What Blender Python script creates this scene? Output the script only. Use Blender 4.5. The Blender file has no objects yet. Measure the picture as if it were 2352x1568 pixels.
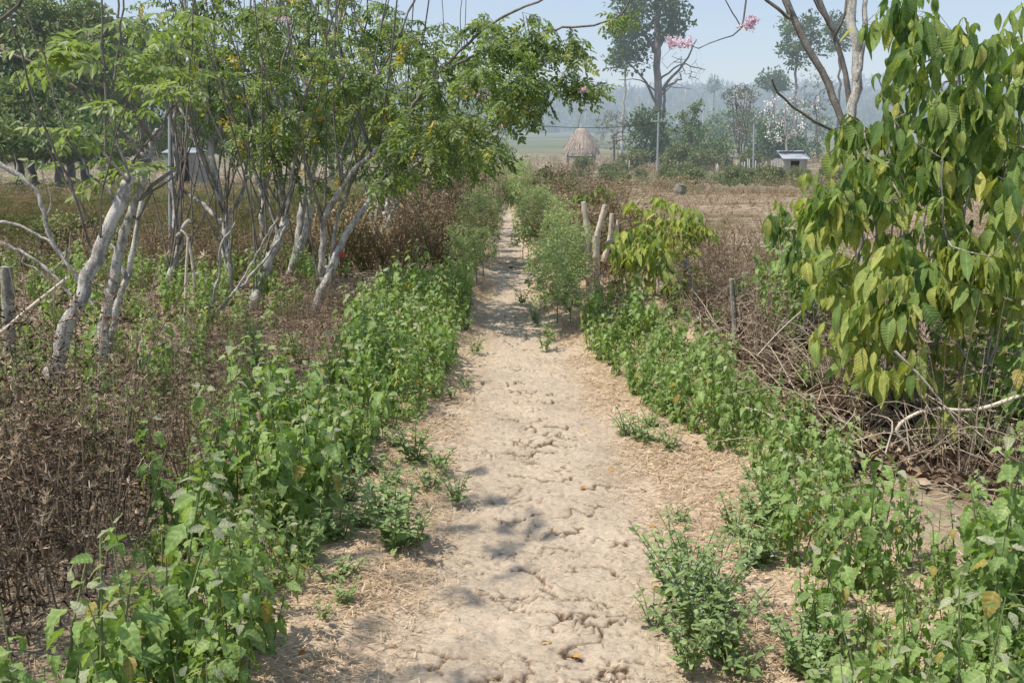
import bpy, math, random
import numpy as np
from mathutils import Vector

random.seed(11)
rng = np.random.default_rng(11)
PI = math.pi
scene = bpy.context.scene
COL = scene.collection

# ------------------------------------------------------------------ camera
RW, RH, FPX = 1024.0, 682.0, 995.0
HOR = 128.0
CAMZ = 1.6
PITCH = math.atan((RH / 2 - HOR) / FPX)
K = 1024.0 / 2352.0          # coordinates below were read off a 2352 px wide view of the photograph


def ray(px, py):
    u = (px * K - RW / 2) / FPX
    v = (RH / 2 - py * K) / FPX
    s, c = math.sin(PITCH), math.cos(PITCH)
    return np.array([u, c + v * s, -s + v * c])


def P(px, py, Y):
    d = ray(px, py)
    return np.array([0, 0, CAMZ]) + d * (Y / d[1])


# ------------------------------------------------------------------ noise helpers
def _hash(ix, iy, seed):
    h = (ix.astype(np.int64) * 374761393 + iy.astype(np.int64) * 668265263 + seed * 982451653) & 0x7fffffff
    h = ((h ^ (h >> 13)) * 1274126177) & 0x7fffffff
    h = (h ^ (h >> 16)) & 0x7fffffff
    return (h % 100003) / 100003.0


def vnoise(x, y, seed=0):
    x = np.asarray(x, float); y = np.asarray(y, float)
    ix, iy = np.floor(x), np.floor(y)
    fx, fy = x - ix, y - iy
    fx = fx * fx * (3 - 2 * fx); fy = fy * fy * (3 - 2 * fy)
    a = _hash(ix, iy, seed); b = _hash(ix + 1, iy, seed)
    c = _hash(ix, iy + 1, seed); d = _hash(ix + 1, iy + 1, seed)
    return (a * (1 - fx) + b * fx) * (1 - fy) + (c * (1 - fx) + d * fx) * fy


def fbm(x, y, oct=4, seed=0):
    s, a, t = 0, 0.5, 0
    for o in range(oct):
        s = s + a * vnoise(np.asarray(x) * 2 ** o + 17.3 * o, np.asarray(y) * 2 ** o + 9.1 * o, seed + o)
        t += a; a *= 0.5
    return s / t


def voronoi(x, y, seed=0):
    ix, iy = np.floor(x), np.floor(y)
    f1 = np.full(x.shape, 9.0); f2 = np.full(x.shape, 9.0); cid = np.zeros(x.shape)
    for dx in (-1, 0, 1):
        for dy in (-1, 0, 1):
            cx, cy = ix + dx, iy + dy
            px = cx + 0.1 + 0.8 * _hash(cx, cy, seed); py = cy + 0.1 + 0.8 * _hash(cx, cy, seed + 5)
            d = np.hypot(px - x, py - y)
            idv = _hash(cx, cy, seed + 9)
            near = d < f1
            f2 = np.where(near, f1, np.minimum(f2, d))
            cid = np.where(near, idv, cid)
            f1 = np.where(near, d, f1)
    return f1, f2, cid


def smooth(a, b, x):
    t = np.clip((np.asarray(x, float) - a) / (b - a), 0, 1)
    return t * t * (3 - 2 * t)


def pathx(y):
    y = np.asarray(y, float)
    return 0.13 - 0.0 * y - 0.13 * smooth(3, 12, y) - 0.07 * smooth(12, 19, y) - 0.5 * smooth(22, 40, y)


def gz(x, y):
    x = np.asarray(x, float); y = np.asarray(y, float)
    base = -3.0 * smooth(6, 90, y) * 1.0 + 5.0 * smooth(170, 700, y)
    base = np.where(y < 6, 0, base)
    b = 0.10 * (fbm(x * 0.5, y * 0.5, 3, 3) - 0.5) + 0.5 * (fbm(x * 0.05, y * 0.05, 2, 8) - 0.5) * smooth(12, 40, y)
    b = b * smooth(0.25, 1.2, np.abs(x - pathx(y)))
    bank = 0.06 * smooth(0.7, 1.6, np.abs(x - pathx(y)))
    return base + b + bank


def G(px, py):
    d = ray(px, py)
    t = 1.0
    for i in range(4000):
        p = np.array([0, 0, CAMZ]) + d * t
        h = p[2] - gz(p[0], p[1])
        if h < 0.004:
            break
        t += max(0.004, h * 0.35)
    return p


# ------------------------------------------------------------------ mesh buffer
class Buf:
    def __init__(s):
        s.V = []; s.F = []; s.T = []; s.U = []; s.n = 0

    def add(s, v, f, tint=0.5, uv=None):
        v = np.asarray(v, float).reshape(-1, 3)
        f = np.asarray(f, int)
        s.V.append(v); s.F.append(f + s.n)
        t = np.broadcast_to(np.asarray(tint, float), (len(v),))
        s.T.append(t)
        s.U.append(np.zeros((len(v), 3)) if uv is None else uv)
        s.n += len(v)

    def scatter(s, tpl, L, M, tint):
        v, f, uv = tpl
        L = np.asarray(L, float); M = np.asarray(M, float)
        N, k = len(L), len(v)
        if N == 0:
            return
        W = np.einsum('nij,kj->nki', M, v) + L[:, None, :]
        FF = (f[None] + (np.arange(N) * k)[:, None, None]).reshape(-1, f.shape[1])
        tt = np.repeat(np.broadcast_to(np.asarray(tint, float), (N,)), k)
        s.add(W.reshape(-1, 3), FF, tt, np.tile(uv, (N, 1)))

    def mesh(s, name, mat, origin=(0, 0, 0), smooth_=True):
        V = np.concatenate(s.V) - np.asarray(origin, float)
        me = bpy.data.meshes.new(name)
        me.vertices.add(len(V)); me.vertices.foreach_set('co', V.astype(np.float32).ravel())
        loops = np.concatenate([f.ravel() for f in s.F]).astype(np.int32)
        tot = np.concatenate([np.full(len(f), f.shape[1]) for f in s.F])
        st = np.concatenate([[0], np.cumsum(tot)[:-1]]).astype(np.int32)
        me.loops.add(len(loops)); me.loops.foreach_set('vertex_index', loops)
        me.polygons.add(len(tot)); me.polygons.foreach_set('loop_start', st)
        if smooth_:
            me.polygons.foreach_set('use_smooth', np.ones(len(tot), bool))
        me.update(calc_edges=True)
        a = me.attributes.new('tint', 'FLOAT', 'POINT'); a.data.foreach_set('value', np.concatenate(s.T).astype(np.float32))
        a = me.attributes.new('leaf', 'FLOAT_VECTOR', 'POINT'); a.data.foreach_set('vector', np.concatenate(s.U).astype(np.float32).ravel())
        me.materials.append(mat)
        return me

    def build(s, name, mat, parent=None, origin=(0, 0, 0), smooth_=True):
        o = bpy.data.objects.new(name, s.mesh(name, mat, origin, smooth_)); COL.objects.link(o)
        if parent is not None:
            o.parent = parent
        else:
            o.location = origin
        return o


def tag(o, label=None, cat=None, group=None, kind=None):
    if label: o['label'] = label
    if cat: o['category'] = cat
    if group: o['group'] = group
    if kind: o['kind'] = kind
    return o


def root(name, label, cat, loc, group=None, rz=0.0, sc=1.0):
    o = bpy.data.objects.new(name, None); COL.objects.link(o)
    o.empty_display_size = 0.1
    o.location = loc; o.rotation_euler = (0, 0, rz); o.scale = (sc, sc, sc)
    return tag(o, label, cat, group)


def child(name, me, parent):
    o = bpy.data.objects.new(name, me); COL.objects.link(o); o.parent = parent
    return o


def catmull(pts, step):
    p = np.asarray(pts, float)
    if len(p) == 2:
        n = max(1, int(np.ceil(np.linalg.norm(p[1] - p[0]) / step)))
        t = np.linspace(0, 1, n + 1)[:, None]
        return p[0] * (1 - t) + p[1] * t
    q = np.vstack([2 * p[0] - p[1], p, 2 * p[-1] - p[-2]])
    out = [p[:1]]
    for i in range(1, len(q) - 2):
        n = max(1, int(np.ceil(np.linalg.norm(q[i + 1] - q[i]) / step)))
        t = (np.arange(1, n + 1) / n)[:, None]
        a, b, c, d = q[i - 1], q[i], q[i + 1], q[i + 2]
        out.append(0.5 * ((2 * b) + (c - a) * t + (2 * a - 5 * b + 4 * c - d) * t * t + (3 * b - a - 3 * c + d) * t ** 3))
    return np.vstack(out)


def tube(buf, pts, rad, sides=6, tint=0.5, cap=True, rough=0.0):
    pts = np.asarray(pts, float)
    n = len(pts)
    if n < 2: return
    rad = np.broadcast_to(np.asarray(rad, float), (n,)).copy()
    if rough: rad *= 1 + rough * (rng.random(n) - 0.5)
    d = np.gradient(pts, axis=0); d /= np.linalg.norm(d, axis=1)[:, None] + 1e-9
    ref = np.array([0.31, 0.95, 0.1]) if abs(d[0][1]) < 0.8 else np.array([1.0, 0, 0.1])
    X = np.cross(d, ref); X /= np.linalg.norm(X, axis=1)[:, None] + 1e-9
    Yv = np.cross(d, X)
    a = np.linspace(0, 2 * PI, sides, endpoint=False)
    rr = rad[:, None] * np.ones(sides)[None]
    if rough and sides > 5: rr = rr * (1 + 0.35 * rough * (rng.random((n, sides)) - 0.5))
    V = pts[:, None] + (X[:, None] * np.cos(a)[None, :, None] + Yv[:, None] * np.sin(a)[None, :, None]) * rr[..., None]
    i = np.arange(n - 1)[:, None] * sides; j = np.arange(sides)[None]; j2 = (j + 1) % sides
    F = np.stack([i + j, i + j2, i + sides + j2, i + sides + j], -1).reshape(-1, 4)
    tt = np.repeat(np.broadcast_to(np.asarray(tint, float), (n,)), sides)
    buf.add(V.reshape(-1, 3), F, tt)
    if cap and sides >= 3 and rad[-1] > 0.004:
        c = np.vstack([V[-1], pts[-1] + d[-1] * rad[-1] * 0.15])
        buf.add(c, [[k, (k + 1) % sides, sides] for k in range(sides)], tt[-1])


def unit(v):
    v = np.asarray(v, float)
    return v / (np.linalg.norm(v, axis=-1, keepdims=True) + 1e-9)


def frames(d, up, scale):
    """d: (N,3) leaf direction, up: (N,3) rough normal -> (N,3,3) columns x,y,z scaled"""
    d = unit(d); x = unit(np.cross(d, up)); z = np.cross(x, d)
    M = np.stack([x, d, z], -1)
    return M * np.broadcast_to(np.asarray(scale, float), (len(d),))[:, None, None]


def randdir(n, zmin=-1, zmax=1):
    a = rng.random(n) * 2 * PI; z = zmin + (zmax - zmin) * rng.random(n)
    r = np.sqrt(np.maximum(0, 1 - z * z))
    return np.stack([r * np.cos(a), r * np.sin(a), z], -1)


# ------------------------------------------------------------------ leaf templates (along +Y, normal +Z)
def leaf_tpl(n=6, W=0.5, peak=0.35, fold=0.25, droop=0.5, teeth=0.0, wave=0.0, tip=1.0, twist=0.0, seed=0):
    r = np.random.default_rng(seed)
    t = np.linspace(0, 1, n + 1)
    w = np.where(t < peak, np.sin(0.5 * PI * t / peak) ** 0.7, np.clip(np.cos(0.5 * PI * (t - peak) / (1 - peak)), 0, 1) ** tip)
    w = w * W * 0.5
    w[0] = 0.01; w[-1] = 0.004
    if teeth:
        w[1:-1] *= 1 + teeth * np.where(np.arange(1, n) % 2 == 0, 0.5, -0.5)
    ang = droop * t
    y = np.concatenate([[0], np.cumsum(np.cos(ang[1:]))]) / n
    z = -np.concatenate([[0], np.cumsum(np.sin(ang[1:]))]) / n
    tw = twist * t
    wv = wave * (r.random(n + 1) - 0.5)
    Lx = np.stack([-w * np.cos(tw), y + 0 * t, z + fold * w - w * np.sin(tw) + wv * w], -1)
    Mx = np.stack([0 * t, y, z], -1)
    wv = wave * (r.random(n + 1) - 0.5)
    Rx = np.stack([w * np.cos(tw), y, z + fold * w + w * np.sin(tw) + wv * w], -1)
    V = np.stack([Lx, Mx, Rx], 1).reshape(-1, 3)
    uv = np.stack([np.tile([-1, 0, 1.0], n + 1), np.repeat(t, 3), np.zeros(3 * (n + 1))], -1)
    uv[:, 0] *= np.repeat(w / (W * 0.5), 3)
    F = []
    for i in range(n):
        a = 3 * i
        F += [[a, a + 1, a + 4, a + 3], [a + 1, a + 2, a + 5, a + 4]]
    return V, np.array(F), uv


def hexleaf(W=0.42, fold=0.3, droop=0.15):
    w = W * 0.5
    V = np.array([[0, 0, 0], [w, .3, fold * w], [w * .8, .68, fold * w - droop * .5], [0, 1, -droop], [-w * .8, .68, fold * w - droop * .5], [-w, .3, fold * w]])
    F = np.array([[0, 1, 2, 3], [0, 3, 4, 5]])
    uv = np.array([[0, 0, 0], [1, .3, 0], [.8, .68, 0], [0, 1, 0], [-.8, .68, 0], [-1, .3, 0]], float)
    return V, F, uv


def merge_tpl(parts):
    V, F, U, n = [], [], [], 0
    for v, f, u in parts:
        V.append(v); F.append(f + n); U.append(u); n += len(v)
    return np.vstack(V), np.vstack(F), np.vstack(U)


def compound_tpl(pairs=6, L=0.21, ll=0.058, seed=0, droop=0.7, lw=0.42):
    """pinnate leaf: rachis along +Y bending down, opposite leaflets"""
    r = np.random.default_rng(seed)
    parts = []
    n = pairs
    ts = np.linspace(0.22, 0.94, n)
    def pos(t):
        a = droop * t
        return np.array([0, L * t * math.cos(a * .6), -L * t * math.sin(a * .6)])
    def put(t, ang, size, down):
        v, f, u = hexleaf(lw, 0.35, 0.12 + 0.1 * r.random())
        d = np.array([math.sin(ang), math.cos(ang), -down])
        M = frames((d + r.normal(0, .22, 3))[None], np.array([[0.9 * (r.random() - .5), 0.5 * (r.random() - .3), 1.0]]), size)[0]
        parts.append((v @ M.T + pos(t), f, u))
    for t in ts:
        for sgn in (-1, 1):
            put(t, sgn * (1.15 + 0.25 * r.random() - 0.35 * t), ll * (0.8 + 0.35 * math.sin(PI * (0.15 + 0.8 * t))) * (0.9 + .2 * r.random()), 0.25 + 0.5 * r.random())
    put(1.0, 0.2 * (r.random() - .5), ll * 1.1, 0.5)
    q = [pos(0), pos(.35), pos(.7), pos(1)]
    v = []
    for p in q:
        v += [p + [-.0014, 0, 0], p + [.0014, 0, 0]]
    parts.append((np.array(v), np.array([[0, 1, 3, 2], [2, 3, 5, 4], [4, 5, 7, 6]]), np.zeros((8, 3))))
    return merge_tpl(parts)


def clump_tpl(n=14, r=1.0, ls=0.35, seed=0, flat=1.0, lw=.55):
    """loose ball of small leaves"""
    g = np.random.default_rng(seed)
    parts = []
    for i in range(n):
        d = g.normal(size=3); d /= np.linalg.norm(d)
        p = d * r * g.random() ** 0.5; p[2] *= flat
        dd = d + 0.8 * g.normal(size=3); up = np.array([0, 0, 1.0]) + 0.7 * g.normal(size=3)
        v, f, u = hexleaf(lw, .3, .15)
        M = frames(dd[None], up[None], ls * (0.7 + .6 * g.random()))[0]
        parts.append((v @ M.T + p, f, u))
    return merge_tpl(parts)


# ------------------------------------------------------------------ materials
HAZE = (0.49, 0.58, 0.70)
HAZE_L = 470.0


def new_mat(name):
    m = bpy.data.materials.new(name); m.use_nodes = True
    nt = m.node_tree; nt.nodes.clear()
    out = nt.nodes.new('ShaderNodeOutputMaterial')
    return m, nt, out


def N(nt, t, **kw):
    n = nt.nodes.new(t)
    for k, v in kw.items(): setattr(n, k, v)
    return n


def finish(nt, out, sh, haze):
    """painted haze: far surfaces mix in a bluish glow that grows with distance along the valley"""
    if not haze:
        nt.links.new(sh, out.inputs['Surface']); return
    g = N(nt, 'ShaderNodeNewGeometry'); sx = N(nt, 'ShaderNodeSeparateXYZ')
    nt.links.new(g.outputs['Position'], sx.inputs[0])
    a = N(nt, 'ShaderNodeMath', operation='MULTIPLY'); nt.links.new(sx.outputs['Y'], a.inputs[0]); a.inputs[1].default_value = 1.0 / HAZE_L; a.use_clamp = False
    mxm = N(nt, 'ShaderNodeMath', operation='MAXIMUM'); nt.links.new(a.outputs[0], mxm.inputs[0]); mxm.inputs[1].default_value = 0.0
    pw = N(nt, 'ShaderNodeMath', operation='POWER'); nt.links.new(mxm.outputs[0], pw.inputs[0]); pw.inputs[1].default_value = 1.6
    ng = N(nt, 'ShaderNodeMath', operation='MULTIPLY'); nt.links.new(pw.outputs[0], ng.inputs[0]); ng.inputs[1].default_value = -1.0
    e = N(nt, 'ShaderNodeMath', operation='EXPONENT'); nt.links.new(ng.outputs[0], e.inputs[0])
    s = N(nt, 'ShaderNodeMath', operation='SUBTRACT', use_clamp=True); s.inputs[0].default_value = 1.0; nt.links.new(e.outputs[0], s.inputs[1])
    em = N(nt, 'ShaderNodeEmission'); em.inputs[0].default_value = (*HAZE, 1); em.inputs[1].default_value = 0.92  # haze glow painted into the surface itself, no air volume
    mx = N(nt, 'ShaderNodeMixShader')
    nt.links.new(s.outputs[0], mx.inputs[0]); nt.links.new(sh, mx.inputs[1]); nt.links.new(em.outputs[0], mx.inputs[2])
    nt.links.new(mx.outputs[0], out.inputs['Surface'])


def ramp(nt, fac, stops):
    r = N(nt, 'ShaderNodeValToRGB')
    e = r.color_ramp.elements
    while len(e) < len(stops): e.new(0.5)
    for el, (p, c) in zip(e, stops):
        el.position = p; el.color = (*c, 1)
    nt.links.new(fac, r.inputs[0])
    return r.outputs[0]


def noise(nt, scale, detail=4, vec=None, rough=0.6):
    n = N(nt, 'ShaderNodeTexNoise'); n.inputs['Scale'].default_value = scale; n.inputs['Detail'].default_value = detail
    n.inputs['Roughness'].default_value = rough
    if vec is not None: nt.links.new(vec, n.inputs['Vector'])
    return n.outputs['Fac']


def leaf_mat(name, stops, trans=0.32, rough=0.55, haze=False, vein=0.0, vfreq=42.0, spec=0.3, tcol=(1.15, 1.25, 0.5)):
    m, nt, out = new_mat(name)
    at = N(nt, 'ShaderNodeAttribute', attribute_name='tint')
    col = ramp(nt, at.outputs['Fac'], stops)
    g = N(nt, 'ShaderNodeNewGeometry')
    # blotches and a slightly paler underside
    nz = noise(nt, 35 if not haze else 1.5, 3, g.outputs['Position'])
    mr = N(nt, 'ShaderNodeMapRange'); mr.inputs[1].default_value = .3; mr.inputs[2].default_value = .7; mr.inputs[3].default_value = .78; mr.inputs[4].default_value = 1.2
    nt.links.new(nz, mr.inputs[0])
    mul = N(nt, 'ShaderNodeMix', data_type='RGBA', blend_type='MULTIPLY'); mul.inputs[0].default_value = 1
    nt.links.new(col, mul.inputs[6]); nt.links.new(mr.outputs[0], mul.inputs[7])
    col = mul.outputs[2]
    bs = N(nt, 'ShaderNodeBsdfPrincipled'); bs.inputs['Roughness'].default_value = rough
    bs.inputs['Specular IOR Level'].default_value = spec
    if vein:
        lf = N(nt, 'ShaderNodeAttribute', attribute_name='leaf')
        sx = N(nt, 'ShaderNodeSeparateXYZ'); nt.links.new(lf.outputs['Vector'], sx.inputs[0])
        ab = N(nt, 'ShaderNodeMath', operation='ABSOLUTE'); nt.links.new(sx.outputs[0], ab.inputs[0])
        m1 = N(nt, 'ShaderNodeMath', operation='MULTIPLY_ADD'); nt.links.new(ab.outputs[0], m1.inputs[0]); m1.inputs[1].default_value = -0.16
        nt.links.new(sx.outputs[1], m1.inputs[2])
        m2 = N(nt, 'ShaderNodeMath', operation='MULTIPLY'); nt.links.new(m1.outputs[0], m2.inputs[0]); m2.inputs[1].default_value = vfreq * 2
        sn = N(nt, 'ShaderNodeMath', operation='SINE'); nt.links.new(m2.outputs[0], sn.inputs[0])
        # midrib
        mi = N(nt, 'ShaderNodeMapRange'); mi.inputs[1].default_value = 0.0; mi.inputs[2].default_value = 0.16; mi.inputs[3].default_value = 1; mi.inputs[4].default_value = 0
        nt.links.new(ab.outputs[0], mi.inputs[0])
        v2 = N(nt, 'ShaderNodeMapRange'); v2.inputs[1].default_value = -1; v2.inputs[2].default_value = 1; v2.inputs[3].default_value = 1 - .35 * vein; v2.inputs[4].default_value = 1 + .22 * vein
        nt.links.new(sn.outputs[0], v2.inputs[0])
        ad = N(nt, 'ShaderNodeMath', operation='MULTIPLY_ADD'); nt.links.new(mi.outputs[0], ad.inputs[0]); ad.inputs[1].default_value = 0.35; nt.links.new(v2.outputs[0], ad.inputs[2])
        mul2 = N(nt, 'ShaderNodeMix', data_type='RGBA', blend_type='MULTIPLY'); mul2.inputs[0].default_value = 1
        nt.links.new(col, mul2.inputs[6]); nt.links.new(ad.outputs[0], mul2.inputs[7]); col = mul2.outputs[2]
        bp = N(nt, 'ShaderNodeBump'); bp.inputs['Strength'].default_value = 0.55 * vein; bp.inputs['Distance'].default_value = 0.004
        nt.links.new(sn.outputs[0], bp.inputs['Height']); nt.links.new(bp.outputs[0], bs.inputs['Normal'])
    nt.links.new(col, bs.inputs['Base Color'])
    tr = N(nt, 'ShaderNodeBsdfTranslucent')
    tm = N(nt, 'ShaderNodeMix', data_type='RGBA', blend_type='MULTIPLY'); tm.inputs[0].default_value = 1
    nt.links.new(col, tm.inputs[6]); tm.inputs[7].default_value = (*tcol, 1)
    nt.links.new(tm.outputs[2], tr.inputs[0])
    mx = N(nt, 'ShaderNodeMixShader'); mx.inputs[0].default_value = trans
    nt.links.new(bs.outputs[0], mx.inputs[1]); nt.links.new(tr.outputs[0], mx.inputs[2])
    finish(nt, out, mx.outputs[0], haze)
    return m


def bark_mat(name, dark, light, scale=9.0, haze=False, bias=0.5, rough=0.85, use_tint=True, bump=0.5):
    """tint 0 = plain brown twig, tint 1 = pale lichen-crusted bark"""
    m, nt, out = new_mat(name)
    g = N(nt, 'ShaderNodeNewGeometry')
    mp = N(nt, 'ShaderNodeMapping'); mp.inputs['Scale'].default_value = (1, 1, 0.45)
    nt.links.new(g.outputs['Position'], mp.inputs[0])
    a = noise(nt, scale, 6, mp.outputs[0], 0.7)
    b = noise(nt, scale * 5.5, 5, g.outputs['Position'], 0.7)
    ad = N(nt, 'ShaderNodeMath', operation='MULTIPLY_ADD'); nt.links.new(b, ad.inputs[0]); ad.inputs[1].default_value = 0.6; nt.links.new(a, ad.inputs[2])
    if use_tint:
        at = N(nt, 'ShaderNodeAttribute', attribute_name='tint')
        a2 = N(nt, 'ShaderNodeMath', operation='MULTIPLY_ADD'); nt.links.new(at.outputs['Fac'], a2.inputs[0]); a2.inputs[1].default_value = 0.40
        nt.links.new(ad.outputs[0], a2.inputs[2]); src = a2.outputs[0]
    else:
        a2 = N(nt, 'ShaderNodeMath', operation='ADD'); nt.links.new(ad.outputs[0], a2.inputs[0]); a2.inputs[1].default_value = 0.27; src = a2.outputs[0]
    md = tuple(0.5 * (x + y) for x, y in zip(dark, light))
    mr = N(nt, 'ShaderNodeMapRange'); mr.inputs[1].default_value = 0.5; mr.inputs[2].default_value = 1.6; nt.links.new(src, mr.inputs[0])
    col = ramp(nt, mr.outputs[0], [(0.18, dark), (bias - 0.05, tuple(.65 * d + .35 * l for d, l in zip(dark, light))), (bias + 0.03, md), (bias + .10, light)])
    bs = N(nt, 'ShaderNodeBsdfPrincipled'); bs.inputs['Roughness'].default_value = rough; bs.inputs['Specular IOR Level'].default_value = 0.2
    nt.links.new(col, bs.inputs['Base Color'])
    bp = N(nt, 'ShaderNodeBump'); bp.inputs['Strength'].default_value = bump; bp.inputs['Distance'].default_value = 0.01
    nt.links.new(ad.outputs[0], bp.inputs['Height']); nt.links.new(bp.outputs[0], bs.inputs['Normal'])
    finish(nt, out, bs.outputs[0], haze)
    return m


def plain_mat(name, stops, scale=20, haze=False, rough=0.8, tint=True, bump=0.3, metal=0.0):
    m, nt, out = new_mat(name)
    g = N(nt, 'ShaderNodeNewGeometry')
    nz = noise(nt, scale, 5, g.outputs['Position'], .65)
    f = nz
    if tint:
        at = N(nt, 'ShaderNodeAttribute', attribute_name='tint')
        ma = N(nt, 'ShaderNodeMath', operation='MULTIPLY_ADD'); nt.links.new(nz, ma.inputs[0]); ma.inputs[1].default_value = 0.5
        sb = N(nt, 'ShaderNodeMath', operation='SUBTRACT'); nt.links.new(at.outputs['Fac'], sb.inputs[0]); sb.inputs[1].default_value = 0.25
        nt.links.new(sb.outputs[0], ma.inputs[2]); f = ma.outputs[0]
    col = ramp(nt, f, stops)
    bs = N(nt, 'ShaderNodeBsdfPrincipled'); bs.inputs['Roughness'].default_value = rough; bs.inputs['Specular IOR Level'].default_value = 0.25
    bs.inputs['Metallic'].default_value = metal
    nt.links.new(col, bs.inputs['Base Color'])
    if bump:
        bp = N(nt, 'ShaderNodeBump'); bp.inputs['Strength'].default_value = bump; bp.inputs['Distance'].default_value = 0.01
        nt.links.new(nz, bp.inputs['Height']); nt.links.new(bp.outputs[0], bs.inputs['Normal'])
    finish(nt, out, bs.outputs[0], haze)
    return m


M = {}
M['weed'] = leaf_mat('weed_leaf', [(0, (.14, .205, .07)), (.45, (.255, .37, .12)), (.8, (.365, .46, .18)), (.93, (.38, .40, .26)), (1, (.38, .31, .09))], .42, .5, vein=0.3, vfreq=16)
M['weed_stem'] = plain_mat('weed_stem', [(0, (.09, .12, .05)), (.6, (.18, .22, .09)), (1, (.26, .26, .14))], 30, bump=0)
M['lance'] = leaf_mat('lance_leaf', [(0, (.15, .22, .08)), (.6, (.27, .37, .15)), (1, (.39, .45, .22))], .3, .55)
M['feather'] = leaf_mat('feathery_leaf', [(0, (.18, .25, .11)), (.55, (.34, .43, .19)), (1, (.48, .52, .29))], .3, .6)
M['white_bloom'] = plain_mat('white_bloom', [(0, (.45, .45, .35)), (1, (.75, .74, .66))], 50, bump=0)
M['glir'] = leaf_mat('tree_leaf', [(0, (.10, .155, .065)), (.4, (.205, .28, .12)), (.78, (.315, .385, .18)), (.9, (.44, .43, .13)), (1, (.58, .42, .08))], .5, .42, spec=.45)
M['pink'] = leaf_mat('pink_petal', [(0, (.80, .58, .68)), (1, (.92, .86, .86))], .3, .6, tcol=(1, .8, .95))
M['bark'] = bark_mat('lichen_bark', (.075, .06, .048), (.58, .55, .50), scale=17, bias=.585, bump=1.0)
M['greybark'] = bark_mat('grey_bark', (.06, .055, .045), (.38, .36, .31), scale=14)
M['deadwood'] = bark_mat('dead_wood', (.17, .125, .09), (.64, .56, .46), scale=16)
M['coffee'] = leaf_mat('coffee_leaf', [(0, (.075, .14, .045)), (.35, (.165, .26, .08)), (.7, (.315, .40, .125)), (.92, (.42, .46, .14)), (1, (.52, .45, .1))], .42, .65, vein=.42, vfreq=38, spec=.2)
M['deadleaf'] = leaf_mat('withered_leaf', [(0, (.03, .021, .016)), (.45, (.115, .074, .048)), (.75, (.33, .23, .15)), (1, (.62, .51, .38))], .15, .8, spec=.15, tcol=(1.1, .9, .7))
M['deadtwig'] = plain_mat('dry_twig', [(0, (.07, .05, .036)), (.5, (.22, .165, .115)), (1, (.52, .43, .33))], 25, bump=0)
M['straw'] = leaf_mat('straw_blade', [(0, (.26, .18, .11)), (.5, (.50, .37, .235)), (1, (.74, .60, .42))], .2, .7, spec=.2, tcol=(1.05, 1, .85))
M['orange_leaf'] = leaf_mat('fallen_leaf', [(0, (.22, .07, .025)), (.5, (.42, .17, .05)), (1, (.55, .36, .10))], .15, .6, tcol=(1.1, .9, .6))
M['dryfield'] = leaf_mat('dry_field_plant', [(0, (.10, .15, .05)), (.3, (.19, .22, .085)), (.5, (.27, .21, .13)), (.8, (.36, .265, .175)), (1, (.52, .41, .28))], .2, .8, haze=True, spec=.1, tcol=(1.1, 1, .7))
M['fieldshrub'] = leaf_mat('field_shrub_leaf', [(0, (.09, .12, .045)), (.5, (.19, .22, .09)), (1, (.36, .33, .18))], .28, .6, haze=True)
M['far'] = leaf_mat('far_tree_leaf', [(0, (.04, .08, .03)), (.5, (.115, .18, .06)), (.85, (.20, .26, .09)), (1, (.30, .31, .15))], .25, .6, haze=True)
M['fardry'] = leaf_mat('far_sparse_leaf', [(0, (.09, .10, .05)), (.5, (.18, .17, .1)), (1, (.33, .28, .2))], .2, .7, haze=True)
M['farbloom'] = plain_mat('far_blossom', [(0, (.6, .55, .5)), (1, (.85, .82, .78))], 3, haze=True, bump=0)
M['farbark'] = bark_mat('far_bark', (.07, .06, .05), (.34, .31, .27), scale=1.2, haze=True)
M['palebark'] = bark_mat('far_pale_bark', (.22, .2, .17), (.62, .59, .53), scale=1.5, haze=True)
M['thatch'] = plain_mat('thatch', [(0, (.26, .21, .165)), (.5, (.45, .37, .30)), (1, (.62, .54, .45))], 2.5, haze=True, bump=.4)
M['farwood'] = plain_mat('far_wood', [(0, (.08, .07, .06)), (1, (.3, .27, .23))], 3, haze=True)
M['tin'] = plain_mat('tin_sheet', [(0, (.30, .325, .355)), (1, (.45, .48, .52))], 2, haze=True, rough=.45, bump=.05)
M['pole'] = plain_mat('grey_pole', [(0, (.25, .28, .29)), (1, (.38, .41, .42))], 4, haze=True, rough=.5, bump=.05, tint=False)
M['wire'] = plain_mat('wire', [(0, (.03, .03, .03)), (1, (.08, .08, .08))], 4, bump=0, tint=False)
M['rust'] = plain_mat('rusty_wire', [(0, (.04, .02, .015)), (1, (.14, .08, .05))], 40, bump=0, tint=False)


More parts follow.
